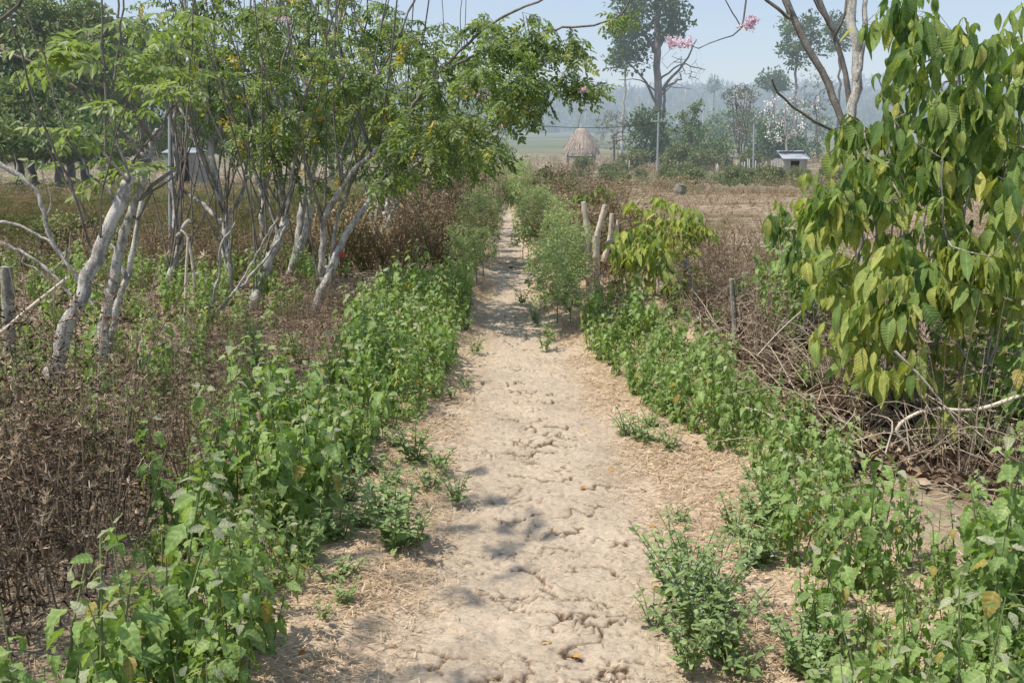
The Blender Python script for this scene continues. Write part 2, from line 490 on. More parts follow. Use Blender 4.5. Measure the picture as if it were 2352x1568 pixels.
def ground_mat():
    m, nt, out = new_mat('ground_soil')
    g = N(nt, 'ShaderNodeNewGeometry')
    n1 = noise(nt, 0.35, 6, g.outputs['Position'], .65)
    n2 = noise(nt, 9, 6, g.outputs['Position'], .7)
    c1 = ramp(nt, n1, [(.3, (.17, .16, .085)), (.45, (.29, .24, .175)), (.6, (.40, .33, .25)), (.75, (.24, .22, .11))])
    c2 = ramp(nt, n2, [(.3, (.55, .52, .5)), (.7, (1.25, 1.2, 1.15))])
    mul = N(nt, 'ShaderNodeMix', data_type='RGBA', blend_type='MULTIPLY'); mul.inputs[0].default_value = 1
    nt.links.new(c1, mul.inputs[6]); nt.links.new(c2, mul.inputs[7])
    # far valley floor is green
    sx = N(nt, 'ShaderNodeSeparateXYZ'); nt.links.new(g.outputs['Position'], sx.inputs[0])
    mr = N(nt, 'ShaderNodeMapRange'); mr.inputs[1].default_value = 130; mr.inputs[2].default_value = 220; nt.links.new(sx.outputs['Y'], mr.inputs[0])
    mp = N(nt, 'ShaderNodeMapping'); mp.inputs['Scale'].default_value = (.012, .05, 1); nt.links.new(g.outputs['Position'], mp.inputs[0])
    n3 = noise(nt, 1.0, 5, mp.outputs[0], .7)
    c3 = ramp(nt, n3, [(.35, (.09, .115, .055)), (.5, (.16, .17, .085)), (.65, (.25, .22, .13))])
    mx = N(nt, 'ShaderNodeMix', data_type='RGBA'); nt.links.new(mr.outputs[0], mx.inputs[0]); nt.links.new(mul.outputs[2], mx.inputs[6]); nt.links.new(c3, mx.inputs[7])
    bs = N(nt, 'ShaderNodeBsdfPrincipled'); bs.inputs['Roughness'].default_value = .95; bs.inputs['Specular IOR Level'].default_value = .1
    nt.links.new(mx.outputs[2], bs.inputs['Base Color'])
    bp = N(nt, 'ShaderNodeBump'); bp.inputs['Strength'].default_value = .6; bp.inputs['Distance'].default_value = .05
    nt.links.new(n2, bp.inputs['Height']); nt.links.new(bp.outputs[0], bs.inputs['Normal'])
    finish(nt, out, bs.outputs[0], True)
    return m


def path_mat():
    m, nt, out = new_mat('path_soil')
    g = N(nt, 'ShaderNodeNewGeometry')
    cr = N(nt, 'ShaderNodeAttribute', attribute_name='tint')       # 0 crack, 1 plate top
    lf = N(nt, 'ShaderNodeAttribute', attribute_name='leaf')       # x: litter cover
    sx = N(nt, 'ShaderNodeSeparateXYZ'); nt.links.new(lf.outputs['Vector'], sx.inputs[0])
    n1 = noise(nt, 3.0, 6, g.outputs['Position'], .65)
    n2 = noise(nt, 60, 5, g.outputs['Position'], .75)
    soil = ramp(nt, n1, [(.3, (.39, .32, .245)), (.5, (.48, .40, .31)), (.7, (.56, .47, .37))])
    mp = N(nt, 'ShaderNodeMapping'); mp.inputs['Scale'].default_value = (40, 110, 40); mp.inputs['Rotation'].default_value = (0, 0, .25)
    nt.links.new(g.outputs['Position'], mp.inputs[0])
    n3 = noise(nt, 1.0, 5, mp.outputs[0], .7)
    lit = ramp(nt, n3, [(.34, (.30, .22, .155)), (.5, (.50, .385, .275)), (.66, (.66, .54, .40))])
    fr = N(nt, 'ShaderNodeMath', operation='MULTIPLY_ADD', use_clamp=True); nt.links.new(n1, fr.inputs[0]); fr.inputs[1].default_value = .9
    sb = N(nt, 'ShaderNodeMath', operation='SUBTRACT'); nt.links.new(sx.outputs[0], sb.inputs[0]); sb.inputs[1].default_value = .45
    nt.links.new(sb.outputs[0], fr.inputs[2])
    mx = N(nt, 'ShaderNodeMix', data_type='RGBA'); nt.links.new(fr.outputs[0], mx.inputs[0]); nt.links.new(soil, mx.inputs[6]); nt.links.new(lit, mx.inputs[7])
    dk = ramp(nt, cr.outputs['Fac'], [(0, (.16, .13, .11)), (.5, (.62, .58, .55)), (.85, (1, 1, 1))])
    mu = N(nt, 'ShaderNodeMix', data_type='RGBA', blend_type='MULTIPLY'); mu.inputs[0].default_value = 1
    nt.links.new(mx.outputs[2], mu.inputs[6]); nt.links.new(dk, mu.inputs[7])
    n4 = noise(nt, 190, 4, g.outputs['Position'], .8)
    cmb = N(nt, 'ShaderNodeMath', operation='MULTIPLY_ADD'); nt.links.new(n3, cmb.inputs[0]); cmb.inputs[1].default_value = .55
    cm2 = N(nt, 'ShaderNodeMath', operation='MULTIPLY_ADD'); nt.links.new(n4, cm2.inputs[0]); cm2.inputs[1].default_value = .45; nt.links.new(n2, cm2.inputs[2])
    cm3 = N(nt, 'ShaderNodeMath', operation='MULTIPLY'); nt.links.new(cm2.outputs[0], cm3.inputs[0]); cm3.inputs[1].default_value = .45
    nt.links.new(cm3.outputs[0], cmb.inputs[2])
    fn = ramp(nt, cmb.outputs[0], [(.40, (.58, .55, .52)), (.56, (.98, .97, .96)), (.72, (1.24, 1.2, 1.16))])
    mu2 = N(nt, 'ShaderNodeMix', data_type='RGBA', blend_type='MULTIPLY'); mu2.inputs[0].default_value = 1
    nt.links.new(mu.outputs[2], mu2.inputs[6]); nt.links.new(fn, mu2.inputs[7])
    bs = N(nt, 'ShaderNodeBsdfPrincipled'); bs.inputs['Roughness'].default_value = .95; bs.inputs['Specular IOR Level'].default_value = .1
    nt.links.new(mu2.outputs[2], bs.inputs['Base Color'])
    bp = N(nt, 'ShaderNodeBump'); bp.inputs['Strength'].default_value = .7; bp.inputs['Distance'].default_value = .012
    ad = N(nt, 'ShaderNodeMath', operation='ADD'); nt.links.new(n2, ad.inputs[0]); nt.links.new(n3, ad.inputs[1])
    nt.links.new(ad.outputs[0], bp.inputs['Height']); nt.links.new(bp.outputs[0], bs.inputs['Normal'])
    finish(nt, out, bs.outputs[0], False)
    return m


M['ground'] = ground_mat()
M['path'] = path_mat()
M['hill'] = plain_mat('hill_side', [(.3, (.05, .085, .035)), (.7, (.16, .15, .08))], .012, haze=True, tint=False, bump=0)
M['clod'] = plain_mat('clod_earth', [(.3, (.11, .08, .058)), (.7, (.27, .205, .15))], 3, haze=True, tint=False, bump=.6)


# ------------------------------------------------------------------ setting
def grid_mesh(X, Y, Z):
    n, m = X.shape
    V = np.stack([X, Y, Z], -1).reshape(-1, 3)
    i = np.arange(n - 1)[:, None] * m; j = np.arange(m - 1)[None]
    F = np.stack([i + j, i + j + 1, i + m + j + 1, i + m + j], -1).reshape(-1, 4)
    return V, F


def geo(a, b, n):
    return np.geomspace(a, b, n)


def make_ground():
    ys = np.concatenate([np.linspace(-14, 1, 16), geo(1.3, 2500, 330)])
    h = np.concatenate([np.linspace(0, 4, 60), geo(4.12, 1800, 90)])
    xs = np.concatenate([-h[::-1][:-1], h])
    X, Y = np.meshgrid(xs, ys)
    Z = gz(X, Y)
    d = np.abs(X - pathx(Y))
    Z -= 0.09 * (1 - smooth(1.2, 1.45, d)) * smooth(-14, -13, Y) * (1 - smooth(28, 31, Y))
    b = Buf(); b.add(*grid_mesh(X, Y, Z)); o = b.build('ground', M['ground'])
    tag(o, 'dry brown field soil running out to the hazy green valley', kind='structure')


PHALF = lambda y: 0.52 - 0.26 * smooth(3, 12, y) - 0.11 * smooth(12, 19, y)


def make_cracks():
    r = np.random.default_rng(5); out = []
    def jag(p, q, w, d, n=7, amp=.12):
        p, q = np.array(p), np.array(q); L = np.linalg.norm(q - p); t = np.linspace(0, 1, n)
        nrm = np.array([-(q - p)[1], (q - p)[0]]) / (L + 1e-9)
        pts = p + (q - p) * t[:, None] + nrm * (r.normal(0, amp * L, n) * np.sin(PI * t) ** .5)[:, None]
        out.append((pts, w, d))
    seen = [[(1150, 1018), (1200, 1024), (1240, 1020), (1292, 1017)], [(1168, 1062), (1215, 1068), (1278, 1080), (1330, 1066)], [(1128, 1160), (1175, 1180), (1205, 1160), (1250, 1152)], [(1260, 1185), (1300, 1200), (1340, 1180)], [(1240, 1232), (1290, 1226), (1320, 1240)],
            [(1300, 1285), (1350, 1268), (1400, 1275), (1440, 1295)], [(1230, 1290), (1250, 1310), (1270, 1350)], [(1190, 1465), (1215, 1500), (1205, 1540), (1240, 1568)], [(1340, 1100), (1400, 1090), (1440, 1100)], [(1120, 1270), (1180, 1285), (1240, 1280)],
            [(1400, 1230), (1450, 1215), (1500, 1222)], [(1270, 1400), (1330, 1390), (1370, 1410), (1440, 1400)], [(1100, 1330), (1170, 1345), (1220, 1335)], [(1180, 900), (1240, 905), (1290, 900)], [(1130, 940), (1190, 946)], [(1240, 960), (1320, 955)], [(1400, 1480), (1430, 1520), (1420, 1560)]]
    for line in seen:
        g = [G(a, b)[:2] for a, b in line]
        for a, b in zip(g[:-1], g[1:]): jag(a, b, r.uniform(.005, .010), .015, 7, .16)
    for i in range(85):                                  # smaller splits, mostly running across the path
        y = 2.3 * (8.5 / 2.3) ** r.random(); x = float(pathx(y)) + r.normal(.02, .16) * (1 if y < 5 else .8)
        a = r.normal(0, .45) if r.random() < .75 else r.uniform(0, PI); L = r.uniform(.06, .26)
        v = np.array([math.cos(a), math.sin(a)]) * L / 2
        jag([x - v[0], y - v[1]], [x + v[0], y + v[1]], r.uniform(.003, .006), r.uniform(.005, .012), 9, .17)
    return out


CRACKS = make_cracks()


def crack_field(X, Y):
    C = np.zeros(X.shape); lip = np.zeros(X.shape)
    for pts, w, d in CRACKS:
        lo = pts.min(0) - .09; hi = pts.max(0) + .09
        m = (X > lo[0]) & (X < hi[0]) & (Y > lo[1]) & (Y < hi[1])
        if not m.any(): continue
        x, y = X[m], Y[m]; best = np.full(x.shape, 9.0); sgn = np.zeros(x.shape); al = np.zeros(x.shape); n = len(pts) - 1
        for i in range(n):
            a, b = pts[i], pts[i + 1]; e = b - a; L2 = e @ e + 1e-12
            t = np.clip(((x - a[0]) * e[0] + (y - a[1]) * e[1]) / L2, 0, 1)
            dx, dy = x - a[0] - t * e[0], y - a[1] - t * e[1]; dd = np.hypot(dx, dy)
            q = dd < best
            best = np.where(q, dd, best); sgn = np.where(q, np.sign(e[0] * dy - e[1] * dx), sgn); al = np.where(q, (i + t) / n, al)
        taper = .45 + .55 * np.sin(PI * np.clip(al, .02, .98))
        ww = (w + .0012 * np.maximum(y - 3, 0)) * taper
        c = (1 - smooth(.25, 1.25, best / ww)) * d
        C[m] = np.maximum(C[m], c)
        lip[m] += np.where(sgn > 0, 1, -.25) * d * .32 * np.exp(-best / .035) * taper
    return C, lip


def path_h(X, Y):
    d = X - pathx(Y)
    ph = PHALF(Y)
    Z = gz(X, Y)
    core = 1 - smooth(ph * 0.75, ph * 1.5, np.abs(d))
    Z = Z - 0.05 * core
    wx = X + 0.22 * (fbm(X * 5, Y * 5, 4, 21) - .5); wy = Y + 0.16 * (fbm(X * 5 + 9, Y * 5, 4, 22) - .5)
    wx = wx + .035 * (fbm(X * 30, Y * 30, 2, 23) - .5); wy = wy + .03 * (fbm(X * 30 + 4, Y * 30, 2, 24) - .5)
    # soil plates, bigger along x than y
    f1, f2, cid = voronoi(wx * 3.4, wy * 8.5, 31)
    e1 = f2 - f1
    open_ = smooth(.56, .80, fbm(X * 2.2 + 3, Y * 1.7, 3, 41) + 0.20 * (1 - smooth(2.4, 5.4, Y)) + .12 * (1 - smooth(.1, .35, np.abs(d - .05))))
    wcr = 0.012 + 0.11 * open_ * smooth(.3, .6, fbm(X * 5, Y * 6, 2, 44))
    crack1 = 1 - smooth(0.0, wcr, e1)
    g1, g2, cid2 = voronoi(wx * 14 + 5, wy * 22, 35)
    crack2 = (1 - smooth(0, .10, g2 - g1)) * .55
    rough_zone = core * (0.05 + 0.95 * open_)
    lumps = fbm(X * 6, Y * 9, 4, 51) - .5
    fine = fbm(X * 28, Y * 34, 3, 57) - .5
    Z = Z + rough_zone * (0.014 * (cid - .5) - 0.018 * crack1 * smooth(.25, .5, fbm(X * 3, Y * 4, 2, 46)) - 0.004 * crack2) + core * .020 * (fbm(X * 2.5, Y * 13, 3, 48) - .5) + core * open_ * .02 * (fbm(X * 6, Y * 22, 3, 49) - .5)
    cf, lip = crack_field(X, Y)
    Z = Z - cf + np.clip(lip, -.006, .010)
    Z = Z + (0.25 + .75 * core) * 0.022 * lumps * (0.3 + .7 * open_) + 0.016 * fine + .010 * (fbm(X * 70, Y * 80, 2, 58) - .5)
    # trampled clods beside the deep ruts near the camera
    clod = smooth(.2, .8, open_) * (1 - smooth(3.6, 4.8, Y)) * core
    Z = Z + clod * 0.028 * (fbm(X * 14, Y * 16, 4, 61) - .5)
    dark = 1 - np.clip(rough_zone * (1.15 * crack1 * smooth(.25, .5, fbm(X * 3, Y * 4, 2, 46)) + .35 * crack2), 0, 1)
    dark = np.minimum(dark, 1 - np.clip(cf / .012, 0, 1) * .9)
    litter = np.clip(smooth(ph * .55, ph * 1.5, np.abs(d)) + .25 * (fbm(X * 2, Y * 2, 3, 71) - .5), 0, 1)
    return Z, dark, litter


def make_path():
    ys = geo(1.5, 30, 1000)
    xs = np.arange(-1.42, 1.421, 0.0085)
    XX, Y = np.meshgrid(xs, ys)
    X = XX + pathx(Y)
    Z, dark, lit = path_h(X, Y)
    Z = Z - 0.12 * smooth(1.33, 1.42, np.abs(XX)) + 0.004
    V, F = grid_mesh(X, Y, Z)
    b = Buf(); uv = np.zeros((len(V), 3)); uv[:, 0] = lit.ravel()
    b.add(V, F, dark.ravel(), uv)
    o = b.build('path', M['path'])
    tag(o, 'trodden footpath of cracked pale soil leading straight into the field', kind='structure')


def make_hills():
    for (y0, y1, hmax, seed, nm, lab) in ((430, 760, 18, 5, 'hills', 'hazy wooded hill slope behind the valley'), (900, 1500, 42, 9, 'hills', 'pale blue far ridge under the sky')):
        xs = np.linspace(-900, 900, 160); ys = np.linspace(y0, y1, 26)
        X, Y = np.meshgrid(xs, ys)
        t = (Y - y0) / (y1 - y0)
        prof = smooth(0, .75, t)
        Z = gz(X, Y) - 1 + prof * hmax * (0.55 + .9 * fbm(X * .004, Y * .004 + 1, 4, seed))
        b = Buf(); b.add(*grid_mesh(X, Y, Z)); tag(b.build(nm, M['hill']), lab, kind='structure')
        Zf = lambda x, y: gz(x, y) - 1 + smooth(0, .75, (y - y0) / (y1 - y0)) * hmax * (0.55 + .9 * fbm(x * .004, y * .004 + 1, 4, seed))
        n = 2600 if y0 < 800 else 2200
        fy = y0 + (y1 - y0) * 0.8 * rng.random(n); fx = (rng.random(n) - .5) * 2 * 0.62 * fy
        fz = Zf(fx, fy)
        fb = Buf()
        sz = (2.6 + 3.2 * rng.random(n) ** 1.5) * (1 if y0 < 800 else 1.8)
        tint = np.clip(rng.normal(.45, .25, n), 0, 1)
        for k in range(3):
            sel = np.arange(n) % 3 == k
            ns = sel.sum()
            Mx = np.tile(np.eye(3), (ns, 1, 1)) * sz[sel][:, None, None]; Mx[:, 2] *= (0.9 + .7 * rng.random(ns))[:, None]
            L = np.stack([fx, fy, fz + sz * .7], -1)[sel]
            fb.scatter(clump_tpl(30, 1.0, .62, 90 + k, .8), L, Mx, tint[sel])
        o = fb.build('forest', M['far'])
        tag(o, 'hazy woodland covering the ' + ('near hill slope' if y0 < 800 else 'far ridge'), 'woodland', kind='stuff')


make_ground()
make_path()
make_hills()


# ------------------------------------------------------------------ tree machinery
class Skel:
    def __init__(s):
        s.p = []; s.par = []; s.r = []; s.w = []

    def line(s, pts, r0, r1, parent=None, step=0.12, wiggle=0.0):
        q = catmull(pts, step)
        n = len(q)
        if wiggle: q[1:-1] += rng.normal(0, wiggle, (n - 2, 3))
        rr = np.linspace(r0, r1, n)
        last = -1
        start = 0
        if parent is not None:
            arr = np.array(s.p); last = int(np.argmin(((arr - q[0]) ** 2).sum(1)))
        ids = []
        for i in range(start, n):
            s.p.append(q[i]); s.par.append(last); s.r.append(rr[i]); s.w.append(0)
            last = len(s.p) - 1; ids.append(last)
        return ids

    def attach(s, pts, bend=0.15, seg=0.3, tip=0.004, lift=0.1, src=None):
        """join every new point to the nearest wood, nearest first"""
        pts = np.asarray(pts, float)
        ends = []
        cap = len(s.p) + len(pts) * 14 + 10
        arr = np.zeros((cap, 3)); n = len(s.p); arr[:n] = np.array(s.p)
        lo = 0 if src is None else src
        rem = list(range(len(pts)))
        dmin = np.full(len(pts), 1e9); imin = np.zeros(len(pts), int)
        for i in rem:
            d = ((arr[lo:n] - pts[i]) ** 2).sum(1); k = int(np.argmin(d)); dmin[i] = d[k]; imin[i] = k + lo
        alive = np.ones(len(pts), bool)
        while alive.any():
            i = int(np.argmin(np.where(alive, dmin, 1e18)))
            alive[i] = False
            a = arr[imin[i]]; b = pts[i]; L = math.sqrt(dmin[i])
            m = max(1, min(12, int(L / seg)))
            off = rng.normal(0, bend * L * .5, 3); off[2] += lift * L
            last = imin[i]
            for k in range(1, m + 1):
                t = k / m
                q = a * (1 - t) + b * t + off * (4 * t * (1 - t)) * .5
                s.p.append(q); s.par.append(int(last)); s.r.append(np.nan); s.w.append(1 if k == m else 0)
                arr[n] = q; last = n; n += 1
                d = ((pts - q) ** 2).sum(1)
                better = d < dmin
                dmin = np.where(better, d, dmin); imin = np.where(better, last, imin)
            ends.append(last)
        s.tip = tip
        return ends

    def finish(s, tip=0.004, expo=0.5):
        n = len(s.p); cnt = np.array(s.w, float)
        for i in range(n - 1, -1, -1):
            if s.par[i] >= 0: cnt[s.par[i]] += cnt[i]
        r = np.array(s.r, float)
        auto = np.isnan(r)
        r = np.where(auto, tip * np.maximum(cnt, 1) ** expo, r)
        for i in range(n):
            if s.par[i] >= 0 and auto[i]: r[i] = min(r[i], r[s.par[i]] * .85)
        s.rad = r
        return r

    def tubes(s, buf, thick=0.02, tint=None, rough=0.12):
        n = len(s.p); P_ = np.array(s.p); kids = [[] for _ in range(n)]
        for i in range(n):
            if s.par[i] >= 0: kids[s.par[i]].append(i)
        done = np.zeros(n, bool)
        for i in range(n):
            if done[i]: continue
            if s.par[i] >= 0 and not done[s.par[i]]: continue
            ch = [] if s.par[i] < 0 else [s.par[i]]
            ch.append(i); done[i] = True
            j = i
            while True:
                k = [c for c in kids[j] if not done[c]]
                if not k: break
                # follow only the straightest thickest continuation
                if len(ch) > 1:
                    d0 = unit(P_[ch[-1]] - P_[ch[-2]])
                    sc = [s.rad[c] * (0.3 + max(0, float(d0 @ unit(P_[c] - P_[j])))) for c in k]
                else: sc = [s.rad[c] for c in k]
                j = k[int(np.argmax(sc))]
                ch.append(j); done[j] = True
            rr = s.rad[ch].copy()
            if s.par[i] >= 0: rr[0] = min(s.rad[ch[0]] * .95, rr[1] * 1.15)
            mr = rr.max()
            sides = 9 if mr > thick * 1.5 else (6 if mr > thick * .5 else 4)
            tt = np.clip(rr / thick * 1.25 + .08, 0, 1) if tint is None else tint
            tube(buf, P_[ch], rr, sides, tt, rough=rough)

    def dirs(s, ids):
        P_ = np.array(s.p)
        return unit(np.array([P_[i] - P_[s.par[i]] if s.par[i] >= 0 else [0, 0, 1] for i in ids]))


def blob_pts(blobs, shell=0.5):
    """blobs: (px, py, rx, ry, Y, rY, n) in view pixels, turned into ellipsoids standing in the world"""
    out = []
    for (px, py, rx, ry, Y, rY, n) in blobs:
        c = P(px, py, Y); ax = abs(P(px + rx, py, Y)[0] - c[0]); az = abs(P(px, py + ry, Y)[2] - c[2])
        d = randdir(n); rr = rng.random(n)[:, None] ** (1 / 3 if shell < .5 else .3)
        out.append(c + d * rr * np.array([ax, rY, az]))
    return np.vstack(out)


COMP = [compound_tpl(4 + k % 3, .17 + .02 * (k % 3), .056, 100 + k, .4 + .3 * k, .40 + .03 * (k % 3)) for k in range(6)]


def glir_leaves(buf, pts, dirs, per=4, size=1.0, tmean=.45, tsd=.2, ylw=.06):
    n = len(pts)
    for k in range(per):
        d = dirs * .5 + randdir(n, -.7, .35) * .9
        up = np.tile([0, 0, 1.0], (n, 1)) + rng.normal(0, .45, (n, 3))
        off = -dirs * (rng.random(n) * .16)[:, None]
        t = np.clip(rng.normal(tmean, tsd, n), 0, .86)
        t = np.where(rng.random(n) < ylw, .9 + .1 * rng.random(n), t)
        sc = size * (.75 + .5 * rng.random(n))
        which = rng.integers(0, len(COMP), n)
        for w in range(len(COMP)):
            q = which == w
            if q.any(): buf.scatter(COMP[w], (pts + off)[q], frames(d[q], up[q], sc[q]), t[q])


def base_ground(px, py, Y):
    p = P(px, py, Y); return np.array([p[0], p[1], gz(p[0], p[1]) - 0.03])


def L_(pts, Y, dY=0.0, r=0.0):
    n = len(pts)
    return np.array([P(a, b, Y + dY * i / max(1, n - 1)) for i, (a, b) in enumerate(pts)])


PETAL = clump_tpl(16, 1.0, .55, 7, .7, .8)


def glir_tree(name, label, base, stems, blobs, group='living fence trees left of the path', per=4, lsize=1.0, blooms=(), mat='bark', tip=.0035, tmean=.45, ylw=.045, thick=.028, extra=None, whips=15):
    """stems: list of (pts px, Y, dY, r0, r1, isroot)"""
    Y0 = stems[0][1]
    b0 = base_ground(base[0], base[1], Y0)
    sk = Skel()
    for i, (pts, Y, dY, r0, r1, own) in enumerate(stems):
        W = L_(pts, Y, dY); thin = .74 if Y < 6.2 else .68; r0 *= thin; r1 *= thin
        if own:
            dv = unit(W[0] - W[1]); dv[2] = min(dv[2], -.35); hh = W[0][2] - gz(W[0][0], W[0][1]) + .06
            if hh > .05: W = np.vstack([W[0] + dv * min(.8, hh / -dv[2]), W])
            sk.line(W, r0, r1, None, .1, .009 if r0 > .03 else .005)
        else:
            sk.line(W, r0, r1, True, .1, .006)
    ends = []
    if blobs:
        pts = blob_pts(blobs)
        nn = len(sk.p)
        for i in range(whips):
            k = int(rng.integers(3, max(4, nn // 3))); p0 = np.array(sk.p[k]); L = rng.uniform(1.2, 2.8); a = rng.random() * 6.28; sp = rng.uniform(.15, .55)
            d = np.array([math.cos(a) * sp, math.sin(a) * sp * .7, 1.0])
            sk.line([p0, p0 + d * L * .3 + rng.normal(0, .04, 3), p0 + d * L * .65 + rng.normal(0, .05, 3) + [0, 0, .05], p0 + d * L * [.8, .8, 1.05]], min(.011, sk.r[k] * .5), .0035, True, .14)
        ends = sk.attach(pts, .22, .25, tip, .05)
    sk.finish(tip)
    o = root(name, label, 'tree', b0, group)
    tb = Buf(); sk.tubes(tb, thick); tb.build('trunk', M[mat], o, b0)
    if ends:
        cb = Buf(); E = np.array(sk.p)[ends]
        glir_leaves(cb, E, sk.dirs(ends), per, lsize * .77, tmean, .2, ylw)
        if extra: extra(cb)
        cb.build('crown', M['glir'], o, b0)
    elif extra:
        cb = Buf(); extra(cb); cb.build('crown', M['glir'], o, b0)
    if blooms:
        bb = Buf()
        for (px, py, Y, r) in blooms:
            c = P(px, py, Y); n = 14
            L = c + randdir(n) * r * rng.random((n, 1)) * np.array([1.3, 1, .7])
            bb.scatter(PETAL, L, frames(randdir(n), randdir(n), (.014 + .012 * rng.random(n))), rng.random(n))
        bb.build('blossom', M['pink'], o, b0)
    return o


def tuft(buf, px, py, Y, n=7, size=1.3, tm=.62):
    c = P(px, py, Y); d = randdir(n, -.4, .5); up = np.tile([0, 0, 1.0], (n, 1)) + rng.normal(0, .4, (n, 3))
    buf.scatter(COMP[0], np.tile(c, (n, 1)) + rng.normal(0, .03, (n, 3)), frames(d, up, size * (.8 + .4 * rng.random(n))), np.clip(rng.normal(tm, .1, n), 0, .85))


def left_trees():
    # two pollarded leaning trunks in front with long whips
    def ex(cb):
        for (x, y, n, s) in ((100, 120, 5, 1.1), (155, 115, 8, 1.5), (190, 90, 8, 1.4), (255, 395, 7, 1.4), (290, 380, 6, 1.2), (160, 320, 4, 1.), (200, 315, 4, 1.), (120, 400, 4, .9), (350, 150, 6, 1.2), (390, 160, 6, 1.2), (420, 205, 5, 1.1), (250, 150, 5, 1.1), (310, 250, 5, 1.)):
            tuft(cb, x, y, 5.3 + .5 * random.random(), n, s)
    glir_tree('pollarded_tree', 'thickest pale leaning trunk in front at left, cut short with long whip shoots', (90, 960),
              [([(95, 930), (160, 745), (220, 600), (270, 470), (300, 405)], 5.2, .2, .062, .045, True),
               ([(220, 600), (157, 414), (103, 289), (66, 198), (40, 92), (10, -20)], 5.35, -.2, .012, .006, False),
               ([(234, 542), (161, 432), (92, 311), (55, 220), (29, 143)], 5.3, -.1, .009, .004, False),
               ([(262, 470), (256, 436), (205, 399), (161, 322), (121, 227), (99, 128), (55, 10)], 5.35, .1, .013, .006, False),
               ([(231, 545), (234, 458), (253, 366), (271, 300), (293, 220), (308, 183)], 5.25, -.2, .009, .004, False),
               ([(295, 415), (245, 352), (242, 256), (236, 147), (238, 55), (233, -20)], 5.35, .1, .014, .009, False),
               ([(298, 410), (269, 330), (256, 238), (256, 194), (271, 121), (283, -20)], 5.35, .15, .014, .008, False)],
              None, extra=ex, thick=.03)
    def ex2(cb):
        for (x, y, n, s) in ((440, 40, 7, 1.3), (390, 90, 6, 1.2), (330, 60, 6, 1.2), (470, 180, 6, 1.1), (360, 210, 5, 1.1), (250, 250, 4, 1.)):
            tuft(cb, x, y, 5.7 + .5 * random.random(), n, s)
    glir_tree('pollarded_tree', 'brown streaked pollard trunk with forked pale head just behind the thickest one', (222, 970),
              [([(225, 950), (243, 720), (290, 530), (322, 430), (341, 366), (352, 319), (363, 300)], 5.7, .2, .05, .032, True),
               ([(341, 366), (304, 326), (238, 260), (161, 194), (92, 150), (-30, 104)], 5.8, .1, .021, .010, False),
               ([(341, 366), (333, 335), (304, 238), (289, 147), (275, 73), (270, -20)], 5.85, .1, .014, .008, False),
               ([(352, 319), (338, 300), (319, 271)], 5.8, -.1, .018, .016, False),
               ([(358, 318), (366, 320), (388, 220), (400, 150), (445, 20)], 5.85, .3, .011, .007, False),
               ([(322, 455), (350, 425), (381, 399), (403, 385), (403, 348), (392, 278), (385, 200)], 5.8, .2, .019, .009, False),
               ([(403, 385), (427, 359), (430, 275), (432, 216), (450, -20)], 5.9, .2, .011, .007, False),
               ([(315, 505), (350, 440), (400, 405)], 5.75, .1, .011, .007, False),
               ([(304, 374), (345, 318), (414, 229)], 5.55, .0, .0085, .009, False)],
              None, extra=ex2, thick=.03)
    glir_tree('pollarded_tree', 'slim white trunk third in the row, rising behind the two leaning ones', (205, 990),
              [([(205, 985), (253, 773), (293, 626), (311, 539), (330, 440)], 6.1, .2, .04, .02, True),
               ([(290, 640), (268, 590), (255, 560)], 6.15, .2, .02, .012, False)], None, thick=.02)
    glir_tree('slender_tree', 'thin dark curving trunk with a short cut stub beside the grey pipe', (381, 665),
              [([(381, 659), (399, 608), (414, 553), (403, 520), (401, 432), (404, 366), (398, 300), (410, 200), (430, 80), (420, -40)], 9.4, .3, .052, .02, True),
               ([(410, 540), (420, 522), (436, 505)], 9.4, -.1, .035, .032, False)],
              [(420, 60, 90, 110, 9.6, .8, 26)], per=3)
    glir_tree('fence_tree', 'forked grey trunk with a dark low side limb, fourth tree back', (524, 665),
              [([(524, 659), (527, 612), (516, 553), (520, 513), (505, 440), (487, 359), (476, 256), (472, 205), (458, 110), (445, -30)], 9.2, .4, .062, .02, True),
               ([(518, 520), (487, 487), (450, 458), (414, 432)], 9.3, .3, .035, .025, False),
               ([(505, 460), (440, 304), (403, 216), (370, 100)], 9.3, .5, .032, .014, False),
               ([(487, 359), (530, 230), (560, 120), (580, -20)], 9.5, .5, .026, .012, False),
               ([(520, 500), (560, 430), (575, 300), (600, 150), (640, -20)], 9.4, .8, .028, .012, False)],
              [(520, 110, 150, 140, 9.6, 1.0, 70), (560, 290, 80, 70, 9.6, .7, 24), (400, 160, 90, 90, 9.8, .8, 22)], blooms=((640, 42, 9.4, .06),), tmean=.42)
    glir_tree('fence_tree', 'stout brown leaning trunk splitting into many upright stems', (582, 700),
              [([(582, 692), (601, 634), (637, 553), (656, 500)], 8.5, .2, .075, .055, True),
               ([(656, 500), (640, 380), (638, 230), (660, 100), (700, -30)], 8.7, .5, .028, .012, False),
               ([(656, 500), (672, 400), (690, 260), (740, 110), (790, -30)], 8.7, .2, .03, .012, False),
               ([(640, 548), (615, 450), (590, 330), (560, 200), (530, 60)], 8.7, .6, .024, .010, False)],
              [(660, 110, 170, 130, 8.9, 1.0, 80), (690, 280, 110, 60, 8.8, .7, 34), (600, 340, 80, 60, 8.9, .5, 18)], tmean=.46, blooms=((655, 45, 8.5, .05),))
